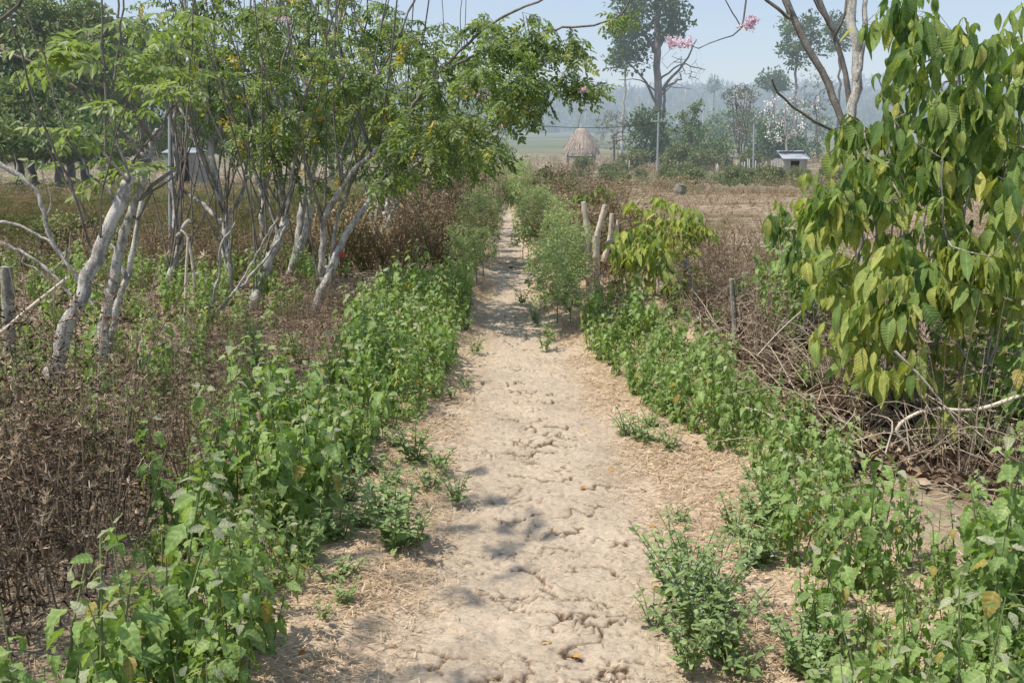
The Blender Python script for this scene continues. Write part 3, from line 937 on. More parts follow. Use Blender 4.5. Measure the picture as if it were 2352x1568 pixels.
    glir_tree('fence_tree', 'tall speckled white trunk beside a darker twin stem', (659, 660),
              [([(659, 652), (678, 590), (689, 513), (703, 403), (711, 311), (722, 238), (710, 130), (690, 20)], 10.6, .4, .068, .035, True),
               ([(672, 610), (705, 520), (715, 430), (728, 330), (735, 240), (760, 120), (800, -20)], 10.4, .4, .06, .02, False),
               ([(722, 238), (690, 160), (655, 60), (640, -30)], 10.8, .2, .035, .015, False),
               ([(728, 300), (790, 230), (850, 130), (900, -20)], 10.5, .3, .025, .012, False)],
              [(770, 90, 180, 140, 10.6, 1.1, 90), (790, 270, 120, 90, 10.4, .8, 50), (760, 390, 130, 50, 10.4, .8, 18)], blooms=((805, 165, 9.6, .09), (790, 160, 9.6, .06)), tmean=.4)
    glir_tree('fence_tree', 'white lichen trunk leaning over the path with a long arching limb and low boughs', (733, 695),
              [([(733, 689), (755, 626), (773, 582), (804, 524), (853, 458), (904, 399), (950, 360), (1010, 330)], 8.4, .3, .066, .014, True),
               ([(735, 640), (742, 560), (746, 505), (783, 432), (820, 381), (875, 341), (922, 300), (950, 288), (1025, 293), (1076, 271), (1140, 240)], 8.5, -.2, .05, .012, False),
               ([(922, 300), (960, 225), (985, 187), (1040, 136), (1094, 81), (1160, 37), (1260, -10)], 8.4, -.4, .026, .012, False),
               ([(1000, 170), (1105, 121), (1186, 95), (1259, 71), (1296, 64), (1388, 55), (1428, 29), (1455, -20)], 8.2, -.3, .018, .009, False),
               ([(783, 432), (790, 340), (840, 220), (900, 120), (960, -20)], 8.5, .2, .026, .012, False),
               ([(760, 610), (770, 520), (800, 440), (850, 330), (940, 250), (1010, 190)], 8.7, .1, .03, .012, False),
               ([(1140, 240), (1230, 215), (1300, 190), (1350, 205)], 8.1, 0, .010, .006, False)],
              [(930, 170, 170, 150, 8.5, .9, 95), (1010, 300, 130, 60, 8.0, .6, 46), (1140, 190, 110, 110, 7.7, .6, 54), (1235, 225, 70, 60, 7.7, .4, 20), (1310, 120, 38, 40, 8.0, .3, 8), (1370, 195, 45, 18, 8.0, .2, 7), (1290, 195, 40, 25, 8.0, .2, 7), (1150, 60, 100, 60, 8.3, .6, 24), (1420, 20, 30, 12, 8.0, .2, 3), (900, 400, 120, 45, 8.4, .6, 22), (1070, 365, 100, 45, 8.6, .6, 18), (1290, 90, 50, 50, 8.0, .3, 10), (1200, 120, 70, 60, 7.9, .4, 16)],
              blooms=((1105, 222, 7.9, .09), (1110, 215, 7.9, .05), (1340, 206, 7.9, .04), (1150, 290, 7.9, .04), (1075, 195, 7.9, .05)), tmean=.47)
    glir_tree('fence_tree', 'bundle of dark straight stems rising from the green weeds by the path', (868, 610),
              [([(864, 603), (882, 523), (889, 475), (905, 430), (940, 395), (990, 340), (1060, 260)], 12, .5, .06, .018, True),
               ([(870, 590), (862, 520), (868, 470), (880, 380), (890, 250), (900, 100)], 12.1, .3, .04, .014, False),
               ([(878, 540), (905, 480), (915, 440), (960, 400), (1040, 370), (1110, 350)], 12, .2, .045, .012, False),
               ([(875, 560), (850, 500), (842, 440), (830, 330), (800, 180)], 12.2, .4, .035, .012, False)],
              [(960, 330, 130, 75, 12.2, 1., 46), (1070, 335, 95, 50, 12.0, .8, 34), (920, 120, 180, 130, 12.4, 1.0, 46), (1100, 240, 110, 80, 12.2, .8, 30)], tmean=.38)
    glir_tree('fence_tree', 'more distant dim leafy tree filling the gap behind the front trunks', (600, 600),
              [([(605, 590), (600, 500), (610, 400), (600, 250), (590, 100)], 14.5, .5, .06, .02, True),
               ([(603, 450), (560, 330), (520, 200), (480, 60)], 14.6, .5, .03, .012, False),
               ([(606, 420), (660, 320), (700, 220)], 14.6, .5, .03, .012, False)],
              [(590, 160, 240, 170, 14.6, 1.3, 66), (760, 330, 110, 60, 14.5, .9, 22), (480, 340, 80, 50, 14.5, .8, 8)], tmean=.3)
    glir_tree('fence_tree', 'last leafy tree of the row where the brown brush begins', (1000, 560),
              [([(1000, 560), (1005, 500), (1000, 430), (985, 350), (990, 250)], 16.5, .5, .05, .02, True),
               ([(1003, 470), (1050, 400), (1100, 350)], 16.5, .3, .03, .012, False)],
              [(1030, 330, 130, 70, 16.5, 1.2, 40), (1120, 350, 60, 35, 16.3, .7, 14), (960, 200, 130, 90, 16.6, 1.2, 26)], tmean=.36)
    # tree standing just outside the frame: its dark limb crosses the top corner and its crown dapples the path
    sk = Skel(); b0 = np.array([-3.4, 3.0, gz(-3.4, 3.0) - .05])
    sk.line([b0, [-3.3, 3.0, .9], [-3.1, 3.0, 2.0], [-2.9, 3.0, 3.0]], .09, .06, None)
    lim = [P(-40, 70, 3.6), P(8, 42, 3.6), P(45, 10, 3.6), P(60, -30, 3.6)]
    sk.line([np.array([-2.95, 3.0, 2.55])] + lim, .018, .006, True)
    pts = np.array([-2.3, 2.6, 4.0]) + randdir(17) * rng.random((17, 1)) ** .4 * np.array([.9, 1.6, .6])
    ends = sk.attach(pts, .2, .25, .0025); sk.finish(.0025)
    o = root('fence_tree', 'dark bare limb reaching in at the top left corner', 'tree', b0)
    tb = Buf(); sk.tubes(tb, .2); tb.build('trunk', M['greybark'], o, b0)
    cb = Buf(); glir_leaves(cb, np.array(sk.p)[ends], sk.dirs(ends), 3); cb.build('crown', M['glir'], o, b0)


left_trees()


# ------------------------------------------------------------------ coffee shrubs (big drooping corrugated leaves)
CLEAF = [leaf_tpl(9, .28 + .04 * (k % 4), .36 + .03 * (k % 5), .14 + .14 * (k % 4), .1 + .12 * k, 0, .6, .9, (k - 4) * .12, 60 + k) for k in range(9)]


def coffee(name, label, base, Y, canes, blobs, lsize=.2, tm=.5, group=None, npair=3, cane_h=None, ysp=.14, lowyellow=None, hang=(.7, 1.6)):
    b0 = base_ground(base[0], base[1], Y)
    sk = Skel()
    for c in canes:
        sk.line(c[0], c[1], c[2], None, .12, .01)
    pts = blob_pts(blobs)
    ends = sk.attach(pts, .25, .18, .003, .22)
    sk.finish(.003)
    o = root(name, label, 'shrub', b0, group)
    tb = Buf(); sk.tubes(tb, .008); tb.build('stem', M['greybark'], o, b0)
    E = np.array(sk.p)[ends]; D = sk.dirs(ends); n = len(E)
    D[:, 2] *= .3; D = unit(D + rng.normal(0, .15, D.shape))
    cb = Buf()
    side = unit(np.cross(D, [0, 0, 1.0]))
    for k in range(npair):
        for sg in (-1, 1):
            at = E - D * (k * .055)
            d = side * sg * (.5 + .3 * rng.random((n, 1))) + D * (.35 - .15 * k) + np.array([0, 0, -1]) * (hang[0] + hang[1] * rng.random((n, 1)))
            up = side * sg * .9 + np.array([0, 0, .55]) + rng.normal(0, .35, (n, 3))
            keep = rng.random(n) < (.95 - .14 * k)
            t = rng.normal(tm, .27, n)
            if lowyellow is not None: t = t + .42 * (1 - smooth(lowyellow - .45, lowyellow + .35, E[:, 2]))
            t = np.where(rng.random(n) < ysp * .3, .95, np.clip(t, 0, .93))
            sc = lsize * (.42 + .85 * rng.random(n) ** 1.2) * (.75 if k == 0 else 1)
            wh = rng.integers(0, 9, n)
            for w in range(9):
                q = keep & (wh == w)
                if q.any(): cb.scatter(CLEAF[w], at[q], frames(d[q], up[q], sc[q]), t[q])
    cb.build('foliage', M['coffee'], o, b0)
    return o


def canes_at(px, py, Y, n, h, spread, r=.011, lean=.25):
    c0 = base_ground(px, py, Y); out = []
    for i in range(n):
        a = rng.random() * 2 * PI; s = spread * math.sqrt(rng.random())
        p0 = c0 + [s * math.cos(a), s * math.sin(a), 0]; hh = h * (.6 + .5 * rng.random())
        p2 = p0 + [lean * math.cos(a) * hh, lean * math.sin(a) * hh, hh]
        p1 = .5 * (p0 + p2) + [rng.normal(0, .04), rng.normal(0, .04), 0]
        out.append((np.array([p0, p1, p2]), r * (.7 + .7 * rng.random()), r * .45))
    return out


def right_side():
    coffee('coffee_shrub', 'big coffee shrub at right, many-stemmed with long drooping ribbed leaves', (2130, 1010), 5.2,
           canes_at(2120, 1000, 5.2, 20, 1.5, .28, .010, .16) + canes_at(2250, 1000, 5.4, 8, 1.8, .3, .014, .12),
           [(2160, 130, 200, 170, 5.3, .55, 90), (2090, 310, 190, 110, 5.2, .5, 61), (2230, 430, 190, 170, 5.1, .5, 90), (1960, 420, 120, 90, 5.1, .35, 32), (1905, 480, 70, 70, 5.1, .25, 14),
            (2080, 590, 150, 70, 4.9, .4, 44), (2240, 600, 120, 80, 4.9, .4, 35), (1980, 690, 70, 60, 4.9, .25, 13), (2110, 690, 110, 50, 4.8, .3, 20), (2320, 300, 90, 300, 5.3, .5, 49), (1990, 860, 45, 30, 4.6, .12, 4), (2060, 30, 90, 60, 5.4, .4, 13), (2190, 960, 50, 40, 4.7, .15, 6), (2290, 700, 60, 80, 5.0, .3, 17), (2180, 640, 90, 50, 5.0, .3, 17), (1900, 610, 60, 50, 5.4, .3, 13), (1930, 780, 50, 60, 4.9, .25, 9), (2040, 800, 90, 70, 4.8, .3, 14), (2150, 820, 100, 70, 4.9, .3, 12), (2300, 860, 60, 90, 5.0, .3, 10)],
           .168, .47, lowyellow=1.25, hang=(.4, 1.5))
    coffee('coffee_shrub', 'rounded bright yellow-green coffee shrub beside the cut stump', (1520, 672), 9.5,
           canes_at(1510, 672, 9.5, 7, .5, .12, .010, .3),
           [(1520, 505, 95, 65, 9.4, .4, 52), (1590, 535, 60, 55, 9.4, .35, 24), (1450, 565, 60, 60, 9.3, .3, 26), (1510, 600, 115, 70, 9.2, .35, 52), (1540, 640, 90, 35, 9.1, .3, 22), (1440, 640, 45, 35, 9.2, .2, 12)], .15, .86, ysp=.3, hang=(.25, 1.0))
    coffee('coffee_shrub', 'low dark curled coffee shrub left of the big one', (1810, 640), 6.9,
           canes_at(1810, 640, 6.9, 5, .6, .12, .01, .3),
           [(1800, 540, 45, 60, 6.9, .25, 9), (1850, 590, 50, 50, 6.8, .25, 9), (1790, 480, 25, 25, 6.9, .1, 3)], .13, .42)
    coffee('coffee_shrub', 'small coffee sapling with a drooping tuft behind the cut stump', (1370, 520), 14.0,
           canes_at(1375, 520, 14.0, 2, .9, .05, .01, .08),
           [(1378, 440, 26, 16, 14.0, .25, 9), (1330, 450, 22, 12, 14.2, .2, 5)], .2, .45)
    # slender white trees behind the big coffee shrub
    def tr(name, label, base, stems, thick=.02, blooms=(), mat='bark', extra=None):
        return glir_tree(name, label, base, stems, None, None, blooms=blooms, thick=thick, mat=mat, extra=extra)
    tr('slender_tree', 'straight white trunk rising through the big coffee shrub', (1990, 640),
       [([(1995, 640), (1962, 494), (1947, 385), (1951, 330), (1966, 165), (1957, 0), (1950, -120)], 6.2, .2, .05, .04, True),
        ([(1966, 180), (1985, 90), (1990, -60)], 6.3, .1, .028, .02, False),
        ([(1951, 330), (1892, 289), (1804, 227), (1773, 180)], 6.1, -.6, .014, .007, False)])
    tr('slender_tree', 'grey trunk slanting up left out of the coffee shrub with a pink flowering twig', (1985, 660),
       [([(1990, 660), (1960, 420), (1935, 280), (1914, 220), (1889, 165), (1841, 81), (1804, 0), (1790, -80)], 6.5, .2, .03, .034, True),
        ([(1812, 42), (1785, 20), (1757, 0), (1720, -60)], 6.6, 0, .017, .013, False),
        ([(1795, -70), (1745, -70), (1713, 0), (1702, 62), (1658, 88), (1603, 110), (1570, 98)], 6.6, -.2, .012, .004, False),
        ([(1702, 62), (1680, 30), (1668, 0), (1660, -20)], 6.5, 0, .006, .005, False),
        ([(1702, 62), (1720, 55), (1735, 40)], 6.5, 0, .004, .003, False)],
       blooms=((1555, 97, 6.4, .08), (1540, 95, 6.4, .06), (1575, 100, 6.4, .05), (1720, 58, 6.4, .05), (1728, 45, 6.4, .03)), thick=.06)
    tr('slender_tree', 'thin brown trunk forking near the top edge beside the white one', (1970, 650),
       [([(1975, 650), (1962, 400), (1952, 250), (1942, 168), (1914, 70), (1878, 0), (1850, -60)], 6.7, .2, .027, .026, True),
        ([(1918, 80), (1935, 55), (1944, 0), (1946, -50)], 6.8, 0, .014, .011, False),
        ([(1916, 74), (1890, 40), (1868, 0), (1850, -40)], 6.8, 0, .012, .009, False)], thick=.07)
    # cut stump with several prongs
    o = root('cut_stump', 'pollarded stump of several sawn upright prongs beside the path', 'tree stump', base_ground(1355, 655, 9.9), None)
    b0 = np.array(o.location)
    b = Buf(); Y = 9.9
    for pts, r0, r1, dy in (([(1355, 655), (1352, 600), (1350, 540), (1340, 463)], .055, .043, 0), ([(1372, 650), (1370, 560), (1378, 515), (1390, 470)], .055, .04, .15),
                            ([(1360, 600), (1345, 570), (1338, 560)], .035, .03, -.05), ([(1385, 600), (1400, 550), (1405, 490)], .04, .034, .25), ([(1390, 560), (1412, 545), (1420, 505)], .03, .028, .2), ([(1368, 590), (1366, 540)], .05, .045, -.04)):
        r0 *= .68; r1 *= .62
        W = L_(pts, Y + dy)
        if pts[0][1] > 640: W[0][2] = gz(W[0][0], W[0][1]) - .05
        tube(b, catmull(W, .05), np.linspace(r0, r1, len(catmull(W, .05))), 9, .9, rough=.15)
    b.build('trunk', M['deadwood'], o, b0)
    for (x, y, Y, h, r, lab) in ((1505, 425, 33, .55, .12, 'dark broken tree stump by the earth bank'), (1560, 440, 30, .35, .2, 'wide low weathered stump by the earth bank'), (1365, 470, 15, .45, .05, 'short pale cut stub behind the coffee sapling'),
                                 (1560, 600, 9.2, 0, 0, '')):
        if h == 0: continue
        g = G(x, y + 6); b0 = g.copy()
        b = Buf(); W = np.array([g - [0, 0, .05], g + [.02, 0, h * .5], g + [.06, 0, h]]); q = catmull(W, .06)
        tube(b, q, np.linspace(r * 1.25, r, len(q)), 10, .6, rough=.3)
        b0[2] -= .03
        tag(b.build('tree_stump', M['greybark'], None, b0), lab, 'tree stump')
    # grey weathered stakes
    for (a, c, Y, r, lab) in (((1572, 595), (1610, 690), 8.3, .020, 'grey weathered stake leaning in front of the rounded coffee shrub'), ((1680, 640), (1690, 740), 7.0, .022, 'short pale split stake standing among the brown twigs'), ((15, 612), (2, 770), 5.6, .038, 'bluish grey round post at the left edge')):
        top = P(*a, Y); bot = P(*c, Y); bot[2] = gz(bot[0], bot[1]) - .04
        q = catmull([bot, .5 * (bot + top) + [.01, 0, 0], top], .06); b = Buf(); tube(b, q, np.linspace(r, r * .85, len(q)), 9, .7, rough=.2)
        tag(b.build('stake', M['greybark'], None, bot), lab, 'stake')


right_side()


# ------------------------------------------------------------------ weeds
def teeth_leaf(W, droop, seed, fold=.25):
    return leaf_tpl(9, W, .24, fold, droop, .2, .5, .85, 0, seed)


WL = [teeth_leaf(.50 + .05 * (k % 3), .3 + .25 * k, 40 + k, .15 + .12 * (k % 3)) for k in range(5)]
LL = [leaf_tpl(5, .40, .55, .25, .2 + .2 * k, 0, .3, .8, 0, 50 + k) for k in range(3)]


def weed_variant(h, nst, leaf=.085, seed=0, spread=.12):
    g = np.random.default_rng(seed)
    sb, lb = Buf(), Buf()
    D, U, A, S, T = [], [], [], [], []
    for s in range(nst):
        a = g.random() * 2 * PI; r = spread * math.sqrt(g.random())
        hh = h * (.55 + .5 * g.random())
        p0 = np.array([r * .5 * math.cos(a), r * .5 * math.sin(a), -.02]); p2 = np.array([(r + .2 * hh * g.random()) * math.cos(a), (r + .2 * hh * g.random()) * math.sin(a), hh])
        q = catmull([p0, .5 * (p0 + p2) + g.normal(0, .02, 3), p2], .05)
        tube(sb, q, np.linspace(.0042, .002, len(q)), 4, .4 + .3 * g.random(), cap=False)
        az = g.random() * PI
        z = hh * (.05 + .08 * g.random())
        while z < hh * 1.0:
            t = z / hh
            i = min(len(q) - 1, int(t * (len(q) - 1))); p = q[i]
            for sg in (0, PI):
                if g.random() < .12: continue
                b = az + sg + g.normal(0, .3)
                dn = g.uniform(.05, 1.25) if t < .9 else g.uniform(-.7, .5)
                d = np.array([math.cos(b), math.sin(b), -dn]); d /= np.linalg.norm(d)
                pet = np.array([math.cos(b), math.sin(b), .25]) * leaf * .28
                A.append(p + pet); D.append(d); U.append(np.array([math.cos(b) * .6, math.sin(b) * .6, .8]) + g.normal(0, .3, 3))
                S.append(leaf * (.6 + .7 * g.random()) * (1.1 - .55 * max(0, t - .75) / .25 if t > .75 else .78 + .38 * t))
                T.append(np.clip(g.normal(.42, .18), 0, .8) if t < .93 else .93)
                if g.random() < .03: T[-1] = 1.0
            # axillary small leaves
            if g.random() < .6:
                b = g.random() * 2 * PI
                A.append(p); D.append(np.array([math.cos(b), math.sin(b), g.uniform(-.6, .7)])); U.append(np.array([0, 0, 1.0]) + g.normal(0, .4, 3)); S.append(leaf * (.3 + .3 * g.random())); T.append(g.uniform(.5, .8))
            z += leaf * (.36 + .28 * g.random()); az += PI / 2
    A, D, U, S, T = map(np.array, (A, D, U, S, T))
    wh = g.integers(0, 5, len(A)); FR = frames(D, U, S)
    for w in range(5):
        q = wh == w
        if q.any(): lb.scatter(WL[w], A[q], FR[q], T[q])
    return sb, lb


def lance_variant(h, nst, seed, bloom=0, leaf=.045, spread=.07):
    g = np.random.default_rng(seed)
    sb, lb, fb = Buf(), Buf(), Buf()
    A, D, U, S, T, FL = [], [], [], [], [], []
    for s in range(nst):
        a = g.random() * 2 * PI
        hh = h * (.5 + .55 * g.random()); le = g.uniform(.05, .45)
        p0 = np.array([spread * .3 * math.cos(a), spread * .3 * math.sin(a), -.02]); p2 = np.array([(spread + le * hh) * math.cos(a), (spread + le * hh) * math.sin(a), hh])
        q = catmull([p0, .5 * (p0 + p2) + [-.1 * le * hh * math.cos(a), -.1 * le * hh * math.sin(a), .02], p2], .03)
        tube(sb, q, np.linspace(.003, .0015, len(q)), 4, .5, cap=False)
        z = .1
        k = g.random() * 6
        while z < 1:
            p = q[min(len(q) - 1, int(z * (len(q) - 1)))]
            b = k; k += 2.4
            A.append(p); D.append([math.cos(b), math.sin(b), g.uniform(-.2, .9)]); U.append(np.array([0, 0, 1.0]) + g.normal(0, .35, 3))
            S.append(leaf * (.65 + .7 * g.random()) * (1.2 - .5 * z)); T.append(np.clip(g.normal(.5, .2), 0, 1))
            z += .013 / max(hh, .05) * (.7 + .6 * g.random())
        if bloom:
            for j in range(bloom): FL.append(q[-1 - min(len(q) - 1, int(g.random() * 4))] + g.normal(0, .018, 3))
    A, D, U, S, T = map(np.array, (A, D, U, S, T))
    wh = g.integers(0, 3, len(A)); FR = frames(D, U, S)
    for w in range(3):
        q = wh == w
        if q.any(): lb.scatter(LL[w], A[q], FR[q], T[q])
    if bloom:
        n = len(FL); fb.scatter(clump_tpl(6, 1, .9, 3), np.array(FL), frames(randdir(n), randdir(n), .0045), g.random(n))
    return sb, lb, (fb if bloom else None)


def feather_variant(h, nst, seed, r=.22):
    """bushy pale weed with finely cut small leaves and specks of white bloom"""
    g = np.random.default_rng(seed)
    sb, lb, fb = Buf(), Buf(), Buf()
    sk = Skel()
    sk.line([[0, 0, -.02], [0, 0, h * .2]], .007, .006, None, .05)
    n = nst
    a = g.random(n) * 2 * PI; rr = np.sqrt(g.random(n)); z = h * (.25 + .75 * g.random(n) ** .7)
    pts = np.stack([r * rr * np.cos(a) * (1.05 - .5 * (z / h)), r * rr * np.sin(a) * (1.05 - .5 * z / h), z], -1)
    ends = sk.attach(pts, .15, .06, .0012, .05); sk.finish(.0012)
    sk.tubes(sb, .01, .6)
    E = np.array(sk.p)[ends]; Dr = sk.dirs(ends)
    for k in range(9):
        m = len(E)
        d = randdir(m, -.5, .9); up = np.tile([0, 0, 1.0], (m, 1)) + rng.normal(0, .5, (m, 3))
        at = E - Dr * (.07 * rng.random((m, 1))) + rng.normal(0, .015, (m, 3))
        low = (E[:, 2] < h * .5)
        lb.scatter(hexleaf(.4, .3, .2), at, frames(d, up, np.where(low, .042, .024) * (.6 + .8 * rng.random(m))), np.clip(rng.normal(.5, .22, m), 0, 1))
    top = E[E[:, 2] > h * .55]
    m = len(top)
    for k in range(2):
        fb.scatter(clump_tpl(5, 1, 1.0, 4), top + rng.normal(0, .014, (m, 3)), frames(randdir(m), randdir(m), .0038), rng.random(m))
    return sb, lb, fb


def dead_variant(h, nst, seed, r=.25):
    """withered bush: fine dark twigs, shrivelled leaves and spiky pale seed heads"""
    g = np.random.default_rng(seed)
    sb, lb = Buf(), Buf()
    sk = Skel()
    for i in range(3):
        a = g.random() * 6.28; sk.line([[.03 * math.cos(a), .03 * math.sin(a), -.02], [.12 * math.cos(a), .12 * math.sin(a), h * .35]], .005, .004, None, .08)
    n = nst
    a = g.random(n) * 2 * PI; rr = np.sqrt(g.random(n)); z = h * (.08 + .92 * g.random(n))
    pts = np.stack([r * rr * np.cos(a), r * rr * np.sin(a), z], -1)
    ends = sk.attach(pts, .35, .07, .0014, .1); sk.finish(.0014)
    sk.tubes(sb, .006, .35)
    for i in range(9):
        a = g.random() * 6.28; rr_ = r * math.sqrt(g.random()); hh = h * g.uniform(.6, 1.12); le = g.uniform(0, .25)
        p0 = np.array([rr_ * .6 * math.cos(a), rr_ * .6 * math.sin(a), -.02]); p2 = np.array([(rr_ + le * hh) * math.cos(a), (rr_ + le * hh) * math.sin(a), hh])
        q = catmull([p0, .5 * (p0 + p2) + g.normal(0, .03, 3), p2], .08); tube(sb, q, np.linspace(.0035, .0018, len(q)), 4, g.uniform(.3, .95), cap=False)
        for t in (1.0, .9, .82):
            c = q[int(t * (len(q) - 1))] + g.normal(0, .02, 3); k = 9
            lb.scatter(hexleaf(.14, .5, 0), np.tile(c, (k, 1)), frames(randdir(k, -.2, 1), randdir(k), .022 + .014 * rng.random(k)), np.clip(rng.normal(.88, .1, k), 0, 1))
    E = np.array(sk.p)[ends]; m = len(E)
    for k in range(5):
        d = randdir(m, -.8, .9); up = randdir(m)
        lb.scatter(hexleaf(.28, .5, .4), E + rng.normal(0, .018, (m, 3)), frames(d, up, .009 + .022 * rng.random(m) ** 2), np.clip(rng.normal(.27, .2, m), 0, 1))
    sel = rng.random(m) < .55
    H = E[sel]; mm = len(H)
    for k in range(9):
        d = randdir(mm, -.3, 1)
        lb.scatter(hexleaf(.13, .5, 0), H, frames(d, randdir(mm), .016 + .012 * rng.random(mm)), np.clip(rng.normal(.85, .12, mm), 0, 1))
    return sb, lb


def bake(fn, mats, names, *a, **k):
    out = []
    for b, mt, nm in zip(fn(*a, **k), mats, names):
        out.append(None if b is None else (nm, b.mesh(nm, mt), b))
    return [o for o in out if o]


WEEDS = [bake(weed_variant, (M['weed_stem'], M['weed']), ('stem', 'foliage'), h, n, lf, 200 + i) for i, (h, n, lf) in enumerate([(.52, 4, .080), (.62, 5, .084), (.44, 5, .074), (.55, 6, .078), (.38, 5, .07), (.7, 4, .086), (.48, 7, .074), (.32, 6, .066)])]
LANCE = [bake(lance_variant, (M['weed_stem'], M['lance'], M['white_bloom']), ('stem', 'foliage', 'blossom'), h, n, 300 + i, bl, lf) for i, (h, n, bl, lf) in enumerate([(.17, 8, 0, .05), (.24, 8, 0, .055), (.28, 13, 4, .045), (.11, 7, 0, .042), (.33, 11, 3, .05)])]
FEATH = [bake(feather_variant, (M['weed_stem'], M['feather'], M['white_bloom']), ('stem', 'foliage', 'blossom'), h, n, 400 + i, r) for i, (h, n, r) in enumerate([(.75, 130, .26), (.55, 100, .22), (.9, 150, .3)])]
DEAD = [bake(dead_variant, (M['deadtwig'], M['deadleaf']), ('stem', 'foliage'), h, n, 500 + i, r) for i, (h, n, r) in enumerate([(.85, 150, .26), (.65, 130, .26), (1.0, 170, .28), (.35, 90, .28)])]


def place(kind, name, label, cat, group, x, y, var=None, sc=1.0, rz=None):
    v = kind[var if var is not None else int(rng.integers(len(kind)))]
    z = float(gz(x, y))
    o = root(name, label, cat, (x, y, z), group, rng.random() * 6.28 if rz is None else rz, sc)
    for nm, me, _ in v: child(nm, me, o)
    return o


def in_poly(x, y, poly):
    c = np.zeros(len(x), bool); n = len(poly); j = n - 1
    for i in range(n):
        xi, yi = poly[i]; xj, yj = poly[j]
        t = ((yi > y) != (yj > y)) & (x < (xj - xi) * (y - yi) / (yj - yi + 1e-12) + xi)
        c ^= t; j = i
    return c


def ground_poly(pts):
    return [tuple(G(a, b)[:2]) for a, b in pts]


def poisson(poly, spacing, nmax=4000, jitter=None):
    """points in polygon, spacing grows with distance"""
    xs = [p[0] for p in poly]; ys = [p[1] for p in poly]
    out = []
    tries = 0
    while tries < nmax:
        tries += 1
        x = random.uniform(min(xs), max(xs)); y = random.uniform(min(ys), max(ys))
        if not in_poly(np.array([x]), np.array([y]), poly)[0]: continue
        s = spacing * random.uniform(.8, 1.2)
        if all((x - a) ** 2 + (y - b) ** 2 > s * s for a, b in out): out.append((x, y))
    return out


def merge_stuff(name, label, cat, items, parts_mats):
    """items: (variant, x, y, rz, scale): far and uncountable plants become one mass of geometry"""
    bufs = {}
    for v, x, y, rz, sc in items:
        c, s = math.cos(rz) * sc, math.sin(rz) * sc
        R = np.array([[c, -s, 0], [s, c, 0], [0, 0, sc]])
        z = float(gz(x, y))
        for nm, me, b in v:
            B = bufs.setdefault(nm, Buf())
            V = np.concatenate(b.V) @ R.T + [x, y, z]
            F4 = [f for f in b.F]
            for f in F4: B.F.append(f + B.n)
            B.V.append(V); B.T.append(np.concatenate(b.T)); B.U.append(np.concatenate(b.U)); B.n += len(V)
    o = root(name, label, cat, (0, 0, 0)); o['kind'] = 'stuff'
    for nm, B in bufs.items(): B.build(nm, parts_mats[nm], o)
    return o


LEFTP = ground_poly([(560, 1760), (560, 1568), (640, 1430), (680, 1290), (715, 1180), (830, 1070), (960, 970), (1010, 900), (1050, 800), (1075, 720), (1085, 670), (905, 665), (860, 730), (800, 860), (700, 1000), (540, 1150), (290, 1290), (200, 1390), (60, 1500), (-260, 1580), (-420, 1990), (520, 1990)])
RIGHTP = ground_poly([(1340, 780), (1440, 890), (1580, 1010), (1740, 1080), (1760, 1240), (1830, 1340), (1850, 1470), (1930, 1568), (1930, 1990), (2700, 1990), (2560, 1360), (2352, 1300), (2170, 1310), (2000, 1200), (1860, 1040), (1720, 890), (1520, 780), (1370, 730)])


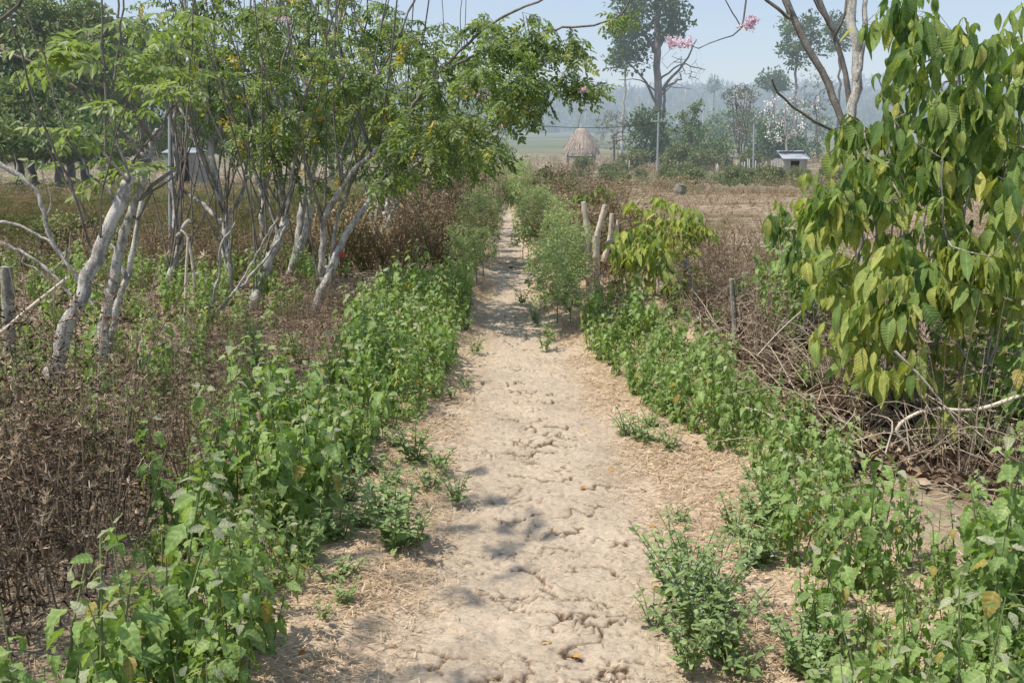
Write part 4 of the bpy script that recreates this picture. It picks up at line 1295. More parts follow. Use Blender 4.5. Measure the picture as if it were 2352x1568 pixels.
def weeds():
    pl = poisson(LEFTP, .145, 5000); pr = poisson(RIGHTP, .132, 8000)
    allp = [(x, y, 0) for x, y in pl] + [(x, y, 1) for x, y in pr]
    allp.sort(key=lambda p: p[1])
    rest = []
    print('weeds', len(pl), len(pr))
    lab = {0: ('broad toothed green weed in the dense bank left of the path', 'leafy weeds in the bank left of the path'),
           1: ('broad toothed green weed in the low bank right of the path', 'leafy weeds in the bank right of the path')}
    for i, (x, y, side) in enumerate(allp):
        if side == 0 and vnoise(x * 2.1, y * 1.6, 66) < .22: continue
        sc = random.uniform(.5, 1.1) * (.95 if side == 0 else .78)
        if side == 0: sc *= 1 - .28 * smooth(.5, .0, abs(x - pathx(y)) - PHALF(y) - .05)
        if side == 0 and y < 3.3 and x < -1.0: sc *= .72
        if side == 1: sc *= 1.0 if y < 3.6 else .85
        var = random.randrange(len(WEEDS))
        if i < 286:
            place(WEEDS, 'leafy_weed', lab[side][0], 'weed', lab[side][1], x, y, var, float(sc))
        else:
            rest.append((WEEDS[var], x, y, random.random() * 6.28, float(sc)))
    # green shoots among the dead brush under the trees
    for pts, sp, s0, s1 in (([(0, 900), (420, 860), (640, 760), (820, 640), (560, 610), (300, 630), (-60, 690)], .3, .5, .8), ([(-60, 1120), (300, 1090), (420, 870), (-60, 880)], .26, .6, .95), ([(440, 1040), (640, 930), (720, 800), (420, 860)], .28, .45, .75), ([(1500, 730), (1720, 800), (1900, 980), (2352, 1150), (2352, 900), (1900, 780), (1700, 680)], .5, .5, .8)):
        for x, y in poisson(ground_poly(pts), sp, 900):
            rest.append((WEEDS[random.randrange(8)], x, y, random.random() * 6.28, random.uniform(s0, s1)))
    for poly, sp, s0, s1 in (([(2180, 1020), (2420, 1080), (2420, 800), (2230, 820)], .22, 1.0, 1.5), ([(1740, 770), (1900, 830), (1990, 730), (1780, 670)], .25, .9, 1.3), ([(-80, 680), (420, 660), (420, 600), (-80, 600)], .6, .4, .7)):
        for x, y in poisson(ground_poly(poly), sp, 300): rest.append((WEEDS[random.randrange(8)], x, y, random.random() * 6.28, random.uniform(s0, s1)))
    print('rest', len(rest))
    merge_stuff('undergrowth', 'broad-leaved weeds crowding the ground further back and under the trees', 'undergrowth', rest, {'stem': M['weed_stem'], 'foliage': M['weed']})
    # single weeds on the straw
    singles = [((905, 1250), 4, 1.1, 'small upright green weed on the straw left of the path, nearest the camera'), ((870, 1180), 1, .9, None), ((950, 1240), 0, 1, None), ((830, 1210), 1, .8, None), ((1050, 1140), 0, .8, 'low spreading weed leaning onto the path at left'),
               ((990, 1110), 3, 1.2, None), ((900, 1110), 0, .8, None), ((850, 1080), 3, 1.2, None), ((800, 1150), 1, .8, None), ((930, 1150), 3, 1., None), ((950, 1055), 1, 1.0, 'bushy weed at the edge of the left bank with a taller shoot'), ((1010, 1060), 3, 1., None), ((780, 1240), 1, .9, None),
               ((1600, 1440), 2, 1.25, 'tall bushy weed with tiny white flowers right of the path in front'), ((1560, 1390), 4, .95, None), ((1650, 1490), 2, 1., None), ((1540, 1300), 1, .8, None), ((1590, 1340), 4, .9, None), ((1500, 1420), 3, 1., None), ((1640, 1400), 2, .9, None), ((1580, 1520), 2, .8, None), ((1690, 1540), 3, 1.2, None),
               ((1690, 1230), 1, .85, 'small lone weed on the straw right of the path'), ((1720, 1180), 0, .7, None), ((1470, 1000), 0, .9, None), ((1440, 985), 3, 1.2, None), ((1540, 1030), 0, .8, None), ((1500, 1015), 3, 1.2, None), ((1760, 1290), 1, .9, None), ((1800, 1220), 4, .9, None),
               ((1200, 690), 0, .9, None), ((1230, 735), 1, .8, None), ((1250, 790), 3, 1.2, None), ((1260, 770), 0, .8, None), ((1090, 800), 3, 1., None), ((1070, 750), 0, .9, None), ((1850, 1540), 2, 1, None), ((1560, 1190), 3, .7, None), ((760, 1330), 3, 1, None), ((700, 1290), 1, 1, None), ((1040, 905), 3, .8, None), ((1070, 880), 3, .7, None)]
    for (p, v, s, lab1) in singles:
        g = G(*p)
        side = 'left' if g[0] < pathx(g[1]) else 'right'
        s *= .95
        o = place(LANCE, 'small_weed', lab1 or f'little narrow-leaved weed growing on the straw {side} of the path', 'weed', f'little weeds on the straw {side} of the path', g[0], g[1], v, s * .95)
    for (x, y, v, sc) in ((-1.13, 2.35, 4, 1.3), (-1.0, 2.5, 7, 1.3), (1.45, 2.75, 1, .9), (1.6, 2.9, 5, .95)):
        sd = 'left' if x < 0 else 'right'
        place(WEEDS, 'leafy_weed', f'large-leaved green weed close to the camera in the bottom {sd} corner', 'weed', f'large weeds in the bottom {sd} corner', x, y, v, sc)
    # loose narrow-leaved weeds mixed into both banks' path edges
    for k in range(46):
        y = random.uniform(2.3, 9); sd = random.choice((-1, 1)); x = float(pathx(y)) + sd * (PHALF(y) + random.uniform(.05, .5) + .12)
        place(LANCE, 'small_weed', f'little narrow-leaved weed growing on the straw {"left" if sd < 0 else "right"} of the path', 'weed', f'little weeds on the straw {"left" if sd < 0 else "right"} of the path', x, y, random.choice((0, 1, 3, 3)), random.uniform(.5, .9))
    # pale feathery bushes
    spots = [(1260, 760, 2, .75), (1280, 735, 0, .85), (1300, 715, 2, .8), (1250, 705, 0, .8), (1310, 745, 1, .8), (1270, 680, 2, .85), (1235, 660, 1, .8), (1300, 670, 2, .85), (1290, 640, 2, .9), (1330, 690, 0, .9),
             (1215, 600, 2, .85), (1235, 580, 2, .9), (1205, 560, 0, .9), (1255, 600, 2, .9), (1225, 540, 2, .85), (1203, 592, 0, .8), (1250, 560, 2, .9), (1215, 520, 0, .9), (1275, 570, 2, .8),
             (1095, 650, 0, .75), (1070, 660, 1, .9), (1110, 630, 1, .9), (1050, 650, 0, .8), (1110, 600, 2, .85), (1090, 590, 2, .9), (1070, 610, 2, .8), (1125, 570, 0, .85), (1110, 560, 2, .9), (1085, 550, 2, .9), (1140, 535, 0, .8), (1120, 520, 2, .8),
             (1150, 470, 2, 1.0), (1170, 460, 2, 1.), (1185, 465, 2, 1.), (1140, 450, 2, 1.), (1160, 445, 2, 1.), (1190, 480, 2, 1.), (1205, 490, 2, 1.), (1200, 455, 2, 1.), (1135, 465, 2, .9)]
    for (px, py, v, s) in spots:
        if 500 < py < 620: px += 1 if px < 1150 else -2
        g = G(px, py)
        side = 'left' if px < 1150 else 'right'
        far = py < 500
        lab1 = 'pale feathery weed bush closing off the far end of the path' if far else f'pale feathery weed bush along the {side} edge of the path'
        place(FEATH, 'feathery_weed', lab1, 'weed', 'feathery weeds at the far end of the path' if far else f'feathery weeds along the {side} edge', g[0], g[1], v, s * (1.35 if far else 1.08))
    # dead brush
    poly = ground_poly([(-260, 1620), (40, 1500), (180, 1370), (280, 1270), (520, 1130), (680, 980), (780, 840), (840, 720), (720, 700), (500, 760), (250, 860), (-60, 960)])
    pd = poisson(poly, .185, 5000); pd = [(x, y) for x, y in pd if y < 4.9 or random.random() < .95]; pd.sort(key=lambda p: p[1])
    print('dead', len(pd))
    rest = []
    for i, (x, y) in enumerate(pd):
        v = random.randrange(3)
        if i < 150: place(DEAD, 'dead_shrub', 'withered brown shrub with spiky seed heads in the dark thicket at left', 'dead shrub', 'withered shrubs in the thicket at left', x, y, v, random.uniform(.5, 1.15) * (1 - .62 * float(smooth(3.5, 4.7, y))))
        else: rest.append((DEAD[v], x, y, random.random() * 6, random.uniform(.42, .72)))
    for py_, sp, s0, s1 in (([(-80, 900), (400, 720), (860, 600), (860, 560), (-80, 640)], .42, .35, .6), ([(880, 590), (1100, 590), (1130, 500), (1000, 470), (860, 520)], .5, .9, 1.5), ([(1250, 640), (1400, 640), (1380, 500), (1260, 500)], .6, .8, 1.2),
                            ([(1390, 770), (1560, 760), (1900, 980), (2400, 1180), (2400, 900), (1900, 720), (1650, 620)], .36, .5, .8)):
        for x, y in poisson(ground_poly(py_), sp, 1200): rest.append((DEAD[random.randrange(4)], x, y, random.random() * 6, random.uniform(s0, s1)))
    for x, y in poisson(ground_poly([(1600, 720), (1740, 790), (1880, 850), (1960, 760), (1840, 640), (1640, 600)]), .42, 900)[:30]:
        place(DEAD, 'dead_shrub', 'withered grey-brown shrub in the tangle between the two larger coffee shrubs', 'dead shrub', 'withered shrubs between the coffee shrubs', x, y, random.randrange(3), random.uniform(.38, .72))
    for (px, py) in ((1400, 720), (1430, 730), (1385, 700), (1420, 690)):
        g = G(px, py); place(DEAD, 'dead_shrub', 'withered dark shrub at the foot of the cut stump', 'dead shrub', 'withered shrubs by the stump', g[0], g[1], 1, .62)
    print('deadrest', len(rest))
    merge_stuff('dry_brush', 'withered brown brush under and beyond the trees and around the coffee shrubs', 'dry brush', rest, {'stem': M['deadtwig'], 'foliage': M['deadleaf']})


weeds()


# ------------------------------------------------------------------ straw, twigs, fallen leaves
def litter():
    b = Buf()
    v = np.array([[-.5, 0, 0], [.5, 0, 0], [.45, .5, .06], [-.45, .5, .06], [.1, 1, 0], [-.1, 1, 0]]); v = v * [0.07, 1, 1]
    tpl = (v, np.array([[0, 1, 2, 3], [3, 2, 4, 5]]), np.zeros((6, 3)))
    n = 190000
    y = 1.9 * (11 / 1.9) ** rng.random(n)
    dx = rng.normal(0, 1, n) * (.9)
    x = pathx(y) + dx
    ad = np.abs(dx); ph = PHALF(y)
    keep = rng.random(n) < np.clip(.16 + .9 * smooth(ph * .35, ph * 1.05, ad), 0, 1) * (1 - .75 * smooth(1.3, 1.9, ad))
    keep &= rng.random(n) < .25 + 1.3 * smooth(.35, .62, fbm(x * 3, y * 3, 3, 77))
    x, y = x[keep], y[keep]; n = len(x)
    z, dk, lt = path_h(x, y)
    z = np.where(np.abs(x - pathx(y)) > 1.33, gz(x, y), z + .004)
    a = rng.normal(0.1, .9, n) + np.where(rng.random(n) < .5, 0, PI); pit = rng.normal(.05, .2, n)
    d = np.stack([np.cos(a) * np.cos(pit), np.sin(a) * np.cos(pit), np.sin(pit)], -1)
    sc = (.014 + .045 * rng.random(n) ** 1.8) * (1 + .09 * (y - 2)) * (.6 + .4 * smooth(ph[keep] * .6, ph[keep] * 1.2, ad[keep]))
    b.scatter(tpl, np.stack([x, y, z + .004 + .008 * rng.random(n)], -1), frames(d, np.tile([0, 0, 1.0], (n, 1)) + rng.normal(0, .3, (n, 3)), sc), np.clip(rng.normal(.62, .25, n), 0, 1))
    tag(b.build('straw', M['straw'], smooth_=False), 'trampled dry straw scattered over the path and its verges', 'straw', kind='stuff')
    # dead twigs lying under the coffee shrub
    b = Buf()
    poly = ground_poly([(1600, 760), (1760, 900), (1900, 1080), (2352, 1180), (2420, 950), (2000, 850), (1800, 690), (1650, 640)])
    for x, y in poisson(poly, .055, 2600)[:520]:
        z = float(gz(x, y)); a = rng.random() * 6.28; L = random.uniform(.15, .6); h = random.uniform(.0, .28)
        p0 = np.array([x, y, z + random.random() * .1]); p2 = p0 + [L * math.cos(a), L * math.sin(a), h]; p1 = .5 * (p0 + p2) + rng.normal(0, .08 * L + .01, 3) + [0, 0, .12 * L]
        q = catmull([p0, p1, p2], .07); tube(b, q, np.linspace(random.uniform(.002, .005), .0012, len(q)), 4, random.uniform(.55, 1.2), cap=False)
    # leaf litter below
    xs = np.array(poly)[:, 0]; ys = np.array(poly)[:, 1]
    n = 9000; x = rng.uniform(xs.min(), xs.max(), n); y = rng.uniform(ys.min(), ys.max(), n); k = in_poly(x, y, poly); x, y = x[k], y[k]; n = len(x)
    tag(b.build('brushwood', M['deadtwig']), 'tangle of thin dry twigs on the ground around the big coffee shrub', 'brushwood', kind='stuff')
    lb = Buf(); lb.scatter(leaf_tpl(3, .45, .4, .6, .9, 0, .8, .8, 0, 5), np.stack([x, y, gz(x, y) + .01 + .06 * rng.random(n)], -1), frames(randdir(n, -.2, .4), randdir(n, .2, 1), .03 + .06 * rng.random(n)), np.clip(rng.normal(.45, .25, n), 0, 1))
    # also under the trees on the left
    poly = ground_poly([(-200, 1400), (300, 1200), (700, 850), (870, 640), (560, 600), (-80, 640), (-200, 1000)])
    xs = np.array(poly)[:, 0]; ys = np.array(poly)[:, 1]
    n = 26000; x = rng.uniform(xs.min(), xs.max(), n); y = rng.uniform(ys.min(), ys.max(), n); k = in_poly(x, y, poly); x, y = x[k], y[k]; n = len(x)
    lb.scatter(leaf_tpl(2, .4, .4, .6, .9, 0, .8, .8, 0, 6), np.stack([x, y, gz(x, y) + .01 + .05 * rng.random(n)], -1), frames(randdir(n, -.2, .4), randdir(n, .2, 1), .015 + .032 * rng.random(n)), np.clip(rng.normal(.42, .25, n), 0, 1))
    tag(lb.build('litter', M['deadleaf']), 'brown dead leaf litter under the trees and shrubs', 'leaf litter', kind='stuff')
    # named sticks
    sticks = [([(2352, 905), (2240, 940), (2130, 940), (2060, 985), (2110, 1045)], 4.55, .011, 'long pale bent stick under the big coffee shrub'),
              ([(2055, 805), (2120, 870), (2180, 945), (2230, 1010)], 4.5, .006, 'straight thin brown stick slanting across the shrub base'),
              ([(1900, 945), (1930, 965), (1975, 985)], 4.7, .008, 'short yellowish stick left of the shrub base'),
              ([(1740, 815), (1790, 760), (1850, 705)], 5.6, .004, 'thin white straight stick leaning in the dry twigs'),
              ([(0, 765), (70, 705), (155, 637)], 5.3, .011, 'pale straight stick leaning by the left edge'),
              ([(425, 745), (427, 640), (432, 545)], 7.3, .013, 'thin pale upright cane in front of the slender trunk'),
              ([(448, 660), (440, 590), (428, 540), (414, 528)], 7.6, .013, 'pale hooked dead branch beside the upright cane'),
              ([(2190, 1000), (2220, 950), (2352, 880)], 4.8, .009, 'reddish stick lying behind the bent one')]
    for pts, Y, r, lab in sticks:
        W = L_(pts, Y); q = catmull(W, .05); bb = Buf(); tube(bb, q, np.linspace(r, r * .75, len(q)), 6, .95, rough=.2)
        o0 = q[np.argmin(q[:, 2])]
        tag(bb.build('fallen_branch' if 'stick' in lab or 'branch' in lab else 'cane', M['deadwood'], None, o0), lab, 'branch')
    # lichen-white dead branches at the left edge
    for k, (lab, lines) in enumerate((
            ('knobbly lichen-white dead branch curving down from the left edge', [([(-20, 360), (30, 395), (85, 440), (105, 500), (122, 560), (180, 640), (215, 700)], .017, .012), ([(105, 500), (118, 460), (108, 430), (95, 385)], .007, .004), ([(40, 402), (37, 380), (33, 352)], .007, .004), ([(150, 610), (160, 560), (163, 530)], .006, .004)]),
            ('second white dead branch, lower and flatter at the left edge', [([(-20, 500), (40, 515), (80, 538), (118, 556)], .011, .008)]),
            ('third white dead branch, lowest at the left edge', [([(-20, 545), (30, 568), (90, 600), (140, 650), (180, 690)], .012, .01), ([(118, 625), (150, 590), (152, 560)], .007, .004), ([(50, 600), (90, 622), (110, 640)], .006, .004)]),
            ('pair of thin knobbly dead shoots forking low in front of the third trunk', [([(460, 750), (490, 690), (500, 640), (512, 560), (540, 510)], .013, .006), ([(470, 745), (530, 680), (590, 620), (640, 550), (655, 520)], .014, .008), ([(530, 680), (570, 620), (600, 560), (640, 500)], .008, .006), ([(505, 610), (525, 560), (530, 520)], .006, .004)]))):
        sk = Skel(); Y = 6.6 if k < 3 else 7.4
        for i, (pts, r0, r1) in enumerate(lines): sk.line(L_(pts, Y), r0, r1, True if i else None, .05, .006)
        p = np.array(sk.p)
        pr = p[rng.integers(0, len(p), 0)]
        sk.finish(.003); bb = Buf(); sk.tubes(bb, .008, rough=.5)
        o0 = p[np.argmin(p[:, 2])]; tag(bb.build('dead_branch', M['bark'], None, o0), lab, 'dead branch', 'white dead branches' if k < 3 else None)
    # barbed wire
    bb = Buf(); W = [P(-30, 733, 5.1), P(100, 742, 5.1), P(150, 735, 5.15), P(290, 733, 5.6), P(520, 700, 8), P(735, 640, 8.4)]
    q = catmull(W, .05); q[:, 2] -= .01 * np.sin(np.arange(len(q)))
    tube(bb, q, .0025, 4, .3, cap=False)
    for i in range(3, len(q) - 2, 3):
        for s in (-1, 1):
            tube(bb, [q[i] - [0, 0, .018 * s], q[i] + [.012, .01, .018 * s]], .0022, 3, .3, cap=False)
    tag(bb.build('barbed_wire', M['rust'], None, q[0]), 'rusty barbed wire strung between the leaning trunks at left', 'barbed wire')
    # red rag on the white trunk
    c = P(786, 582, 8.25); g = np.linspace(0, 1, 5); X, Z = np.meshgrid(g * .05 - .02, -g * .038 + .015); Z = Z * (1 - .5 * X / .05); Yy = .012 * np.sin(X * 60 + Z * 30)
    bb = Buf(); bb.add(*grid_mesh(X + c[0], Yy + c[1] - .05, Z + c[2]))
    tag(bb.build('rag', plain_mat('red_cloth', [(0, (.20, .02, .025)), (1, (.30, .05, .05))], 30, tint=False), None, c), 'small red rag tied to the white leaning trunk', 'rag')
    # fallen leaves on the path
    FL = [(1445, 938, .09, .2, 'large curled orange leaf at the right edge of the path'), (1345, 970, .05, .9, None), (1475, 1020, .05, .5, None), (1480, 1110, .05, .7, None), (1640, 1080, .06, .6, None), (1490, 1185, .05, .85, None), (1345, 1100, .045, .5, None), (1590, 1020, .06, .2, None), (1410, 1060, .04, .8, None), (1265, 1450, .045, .95, 'yellow fallen leaf in the rut of the path'), (1500, 1330, .05, .4, None), (1120, 1130, .04, .7, None), (1330, 1480, .055, .8, None), (1420, 1570, .05, .3, None), (700, 1500, .05, .5, None)]
    tpl = leaf_tpl(5, .45, .4, .5, .8, 0, .7, .8, .3, 9)
    for (px, py, s, t, lab) in FL:
        g = G(px, py); z, _, _ = path_h(np.array([g[0]]), np.array([g[1]])); c = np.array([g[0], g[1], max(float(z[0]), float(gz(g[0], g[1])) - .05) + .012])
        bb = Buf(); bb.scatter(tpl, c[None], frames(randdir(1, -.1, .25), np.array([[0, 0, 1.0]]) + rng.normal(0, .3, (1, 3)), s), [t])
        tag(bb.build('fallen_leaf', M['orange_leaf'], None, c), lab or 'small dry orange leaf lying on the straw of the path', 'leaf', 'fallen leaves on the path')


litter()


# ------------------------------------------------------------------ middle distance
TUFT = []
for k in range(8):
    g = np.random.default_rng(700 + k); parts = []
    near = k < 4
    for i in range(95 if near else 34):
        a = g.random() * 6.28; r = .22 * math.sqrt(g.random()); z = g.random() ** .8 * .5
        d = np.array([math.cos(a), math.sin(a), g.uniform(-.2, 1.4)])
        v, f, u = hexleaf(.35, .3, .2); Mx = frames(d[None], np.array([[0, 0, 1.0]]) + g.normal(0, .5, (1, 3)), (g.uniform(.016, .045) if near else g.uniform(.05, .1)))[0]
        parts.append((v @ Mx.T + [r * math.cos(a), r * math.sin(a), z], f, u))
    for i in range(4):
        a = g.random() * 6.28; v, f, u = hexleaf(.016, .5, .1); d = np.array([.5 * math.cos(a), .5 * math.sin(a), 1]); Mx = frames(d[None], np.array([[1, .2, 0]]), g.uniform(.3, .6))[0]
        parts.append((v @ Mx.T, f, u))
    TUFT.append(merge_tpl(parts))


def field():
    b = Buf()
    n = 15000
    y = 11 * (150 / 11) ** rng.random(n) ** 1.0; x = (rng.random(n) - .5) * 2 * y * .62
    keep = np.abs(x - pathx(y)) > np.where(y < 24, .45, 0)
    open_ = smooth(.50, .62, fbm(x * .09 + 2, y * .05, 3, 90))
    dry_patch = (x > 1.8) & (y < 62) & (y > 11)          # grazed dry ground on the right
    keep &= ~(dry_patch & (rng.random(n) < .55))
    keep &= ~((x < -2.6) & (y < 40) & (rng.random(n) < .55))
    x, y, open_ = x[keep], y[keep], open_[keep]; n = len(x)
    dp = (x > 1.8) & (y < 62)
    sc = np.clip(rng.normal(1.0, .25, n), .5, 1.8) * np.where(dp, .42, 1) * np.where((x < -2.6), .75, 1) * (1 + .004 * y)
    green = fbm(x * .12 + 7, y * .07, 3, 95)
    t = np.clip(.62 - 1.6 * smooth(.45, .7, green) * .45 + rng.normal(0, .16, n) + np.where(dp, .15, 0), 0, 1)
    grassy = (x < -2.6) & (y > 12); t = np.where(grassy, np.clip(rng.normal(.30, .13, n) + .25 * smooth(.5, .7, fbm(x * .2, y * .1, 2, 99)), 0, 1), t)
    sc = np.where(grassy & (y < 40), sc * .7, sc)
    for k in range(8):
        q = (np.arange(n) % 4 == k % 4) & ((y < 34) == (k < 4)); m = q.sum(); a = rng.random(m) * 6.28
        R = np.zeros((m, 3, 3)); R[:, 0, 0] = np.cos(a); R[:, 0, 1] = -np.sin(a); R[:, 1, 0] = np.sin(a); R[:, 1, 1] = np.cos(a); R[:, 2, 2] = 1
        wide = np.clip(1 + .006 * y[q], 1, 1.6)
        R[:, :2] *= wide[:, None, None]
        b.scatter(TUFT[k], np.stack([x, y, gz(x, y) - .03], -1)[q], R * sc[q][:, None, None], t[q])
    tag(b.build('dry_weeds', M['dryfield']), 'brown and olive dry weeds covering the open field', 'dry weeds', kind='stuff')
    gp = []
    for i in range(12):
        a = rng.random() * 6.28; v, f, u = hexleaf(.03, .5, .25); d = np.array([math.cos(a), math.sin(a), rng.uniform(.1, 1.1)]); Mx = frames(d[None], np.array([[.1, .2, 1]]), rng.uniform(.07, .2))[0]
        gp.append((v @ Mx.T + [rng.normal(0, .05), rng.normal(0, .05), 0], f, u))
    gt = merge_tpl(gp)
    n = 16000; y = 8.5 * (75 / 8.5) ** rng.random(n); x = np.where(rng.random(n) < .88, 1.6 + rng.random(n) * (y * .6 - 1.4), -2.3 - rng.random(n) * (y * .6 - 1.6))
    a = rng.random(n) * 6.28; R = np.zeros((n, 3, 3)); R[:, 0, 0] = np.cos(a); R[:, 0, 1] = -np.sin(a); R[:, 1, 0] = np.sin(a); R[:, 1, 1] = np.cos(a); R[:, 2, 2] = 1
    b = Buf(); b.scatter(gt, np.stack([x, y, gz(x, y) - .01], -1), R * (.4 + .5 * rng.random(n))[:, None, None] * np.clip(.6 + .01 * y, .6, 1)[:, None, None], np.clip(rng.normal(.42, .25, n), 0, 1))
    tag(b.build('dry_grass', M['straw']), 'short bleached grass stubble on the grazed ground at both sides', 'dry grass', kind='stuff')
    n = 9000; y = 11 * (75 / 11) ** rng.random(n); x = -2.4 - rng.random(n) * (y * .6 - 1.6)
    a = rng.random(n) * 6.28; R = np.zeros((n, 3, 3)); R[:, 0, 0] = np.cos(a); R[:, 0, 1] = -np.sin(a); R[:, 1, 0] = np.sin(a); R[:, 1, 1] = np.cos(a); R[:, 2, 2] = 1
    b = Buf(); b.scatter(gt, np.stack([x, y, gz(x, y) - .01], -1), R * (1.0 + 1.2 * rng.random(n))[:, None, None], np.clip(rng.normal(.24, .16, n) + .4 * smooth(.5, .68, fbm(x * .25, y * .16, 3, 91)), 0, 1))
    tag(b.build('field_grass', M['dryfield']), 'olive green grass of the open field beyond the left trees', 'grass', kind='stuff')
    # bank of turned earth
    xs = np.linspace(0, 1, 260); ys = np.linspace(-1, 1, 22)
    A, C = G(1530, 432), G(1960, 445)
    X, Yy = np.meshgrid(xs, ys)
    px = A[0] + (C[0] - A[0]) * X; py = A[1] + (C[1] - A[1]) * X + Yy * 1.4
    Z = gz(px, py) - .05 + .42 * (1 - Yy ** 2) * (.5 + fbm(px * 1.2, py * 1.2, 3, 55)) + .2 * (fbm(px * 4, py * 4, 3, 56) - .5) * (1 - Yy ** 2)
    bb = Buf(); bb.add(*grid_mesh(px, py, Z)); tag(bb.build('earth_bank', M['clod']), 'low ridge of broken brown earth across the right field', kind='structure')
    # green shrubs beyond the earth bank and elsewhere: separate plants
    SH = []
    for k in range(4):
        sb, lb = Buf(), Buf(); sk = Skel(); sk.line([[0, 0, -.05], [0, 0, .25]], .03, .02, None, .1)
        pts = np.array([0, 0, .55]) + randdir(60) * rng.random((60, 1)) ** .35 * np.array([.62, .62, .5])
        e = sk.attach(pts, .2, .15, .004); sk.finish(.004); sk.tubes(sb, .02, .4)
        E = np.array(sk.p)[e]
        for j in range(3):
            m = len(E); lb.scatter(clump_tpl(9, 1, .75, 30 + j + 3 * k), E + rng.normal(0, .05, (m, 3)), frames(randdir(m), randdir(m), .11 + .06 * rng.random(m)), np.clip(rng.normal(.5, .22, m), 0, 1))
        SH.append([('stem', sb.mesh('stem', M['farbark']), sb), ('foliage', lb.mesh('foliage', M['fieldshrub']), lb)])
    n = 0
    for i in range(46):
        px = random.uniform(1380, 2000); py = random.uniform(404, 432)
        g = G(px, py)
        place(SH, 'field_shrub', 'low green shrub in the belt beyond the earth bank at right', 'shrub', 'green shrubs beyond the earth bank', g[0], g[1], None, random.uniform(.6, 1.5))
    for i in range(26):
        px = random.uniform(-20, 420); py = random.uniform(345, 400); g = G(px, py)
        place(SH, 'field_shrub', 'olive shrub at the back of the grassy field at left', 'shrub', 'shrubs at the back of the left field', g[0], g[1], None, random.uniform(1.0, 2.0))
    for (px, py, s, lab) in ((1340, 400, 1.7, 'leafy bright shrub just in front of the thatched hut'), (1325, 425, 1.3, 'second leafy shrub below the thatched hut')):
        g = G(px, py); place(SH, 'field_shrub', lab, 'shrub', None, g[0], g[1], None, s)
    for (px, py, s) in ((130, 590, .5), (175, 575, .5), (1090, 470, .8), (1250, 470, .9), (1270, 500, .8), (980, 510, .8), (930, 540, .7), (1040, 540, .7)):
        g = G(px, py); place(SH, 'field_shrub', 'small green shrub among the brown brush beside the path or field edge', 'shrub', 'small shrubs in the brown brush', g[0], g[1], None, s)
    for (px, py, sc) in ((1455, 394, 1.8), (1480, 396, 2.2), (1565, 397, 2.4), (1590, 398, 2.6), (1620, 397, 2.2), (1655, 396, 2.2), (1750, 395, 2.2)):
        g = G(px, py); place(SH, 'field_shrub', 'dense dark shrub at the foot of the grove between the utility poles', 'shrub', 'shrubs at the foot of the grove', g[0], g[1] + 6, None, sc)
    # old fence posts
    for i in range(26):
        px = 1690 + i * 6.3 + random.uniform(-2, 2) if i < 17 else random.uniform(1340, 1680); py = 398 + random.uniform(-3, 3); g = G(px, py)
        bb = Buf(); h = random.uniform(.9, 1.5); tube(bb, [g - [0, 0, .05], g + [random.uniform(-.08, .08), 0, h]], random.uniform(.05, .075), 6, .9)
        tag(bb.build('fence_post', M['palebark'], None, g), 'thin pale fence post in the row across the far field', 'fence post', 'old fence posts across the far field')
    # fallen pale trunk bits
    for (pts, lab) in (([(1310, 420), (1330, 408), (1345, 398)], 'pale crooked dead trunk lying below the hut'), ([(1205, 395), (1210, 380), (1212, 370)], 'white splintered stump left of the hut'), ([(1195, 398), (1199, 372)], 'thinner white splintered stump left of the hut')):
        g = G(*pts[0]); W = L_(pts, g[1]); q = catmull(W, .3); bb = Buf(); tube(bb, q, np.linspace(.12, .07, len(q)), 7, 1, rough=.4)
        tag(bb.build('fallen_log' if 'lying' in lab else 'tree_stump', M['palebark'], None, g), lab, 'dead wood')


field()


# ------------------------------------------------------------------ far things
FC = [clump_tpl(16, 1.0, .55, 800 + k, .8) for k in range(4)]


def far_tree(name, label, base, Y, stems, blobs, csize=.5, mat='far', bark='farbark', tm=.45, tip=.03, group=None, flowers=None, per=1, leafless=False, thick=.5, twigs=None):
    c = P(base[0], base[1], Y); b0 = np.array([c[0], c[1], gz(c[0], c[1]) - .1])
    sk = Skel()
    for i, (pts, r0, r1) in enumerate(stems):
        W = L_(pts, Y, 0)
        if i == 0: W = np.vstack([[W[0][0], W[0][1], b0[2]], W]) if W[0][2] - b0[2] > .3 else W
        sk.line(W, r0, r1, None if i == 0 else True, max(.4, Y * .008), Y * .0006)
    o = root(name, label, 'tree', b0, group)
    fl = None
    if blobs:
        pts = blob_pts(blobs)
        ends = sk.attach(pts, .2, max(.4, Y * .01), tip, .1)
    sk.finish(tip)
    tb = Buf(); sk.tubes(tb, thick); tb.build('trunk', M[bark], o, b0)
    if blobs and not leafless:
        E = np.array(sk.p)[ends]; cb = Buf(); n = len(E)
        for j in range(per):
            for k in range(4):
                q = np.arange(n) % 4 == k; m = q.sum()
                if m: cb.scatter(FC[k], E[q] + rng.normal(0, csize * .35, (m, 3)), frames(randdir(m, -.3, .3), np.tile([0, 0, 1.0], (m, 1)) + rng.normal(0, .25, (m, 3)), csize * (.7 + .6 * rng.random(m))), np.clip(rng.normal(tm, .2, m), 0, 1))
        cb.build('crown', M[mat], o, b0)
    if flowers:
        E = np.array(sk.p)[ends]; fb = Buf(); k = rng.random(len(E)) < flowers; m = k.sum()
        fb.scatter(clump_tpl(8, 1, .9, 6), E[k], frames(randdir(m), randdir(m), .27), rng.random(m)); fb.build('blossom', M['farbloom'], o, b0)
    return o


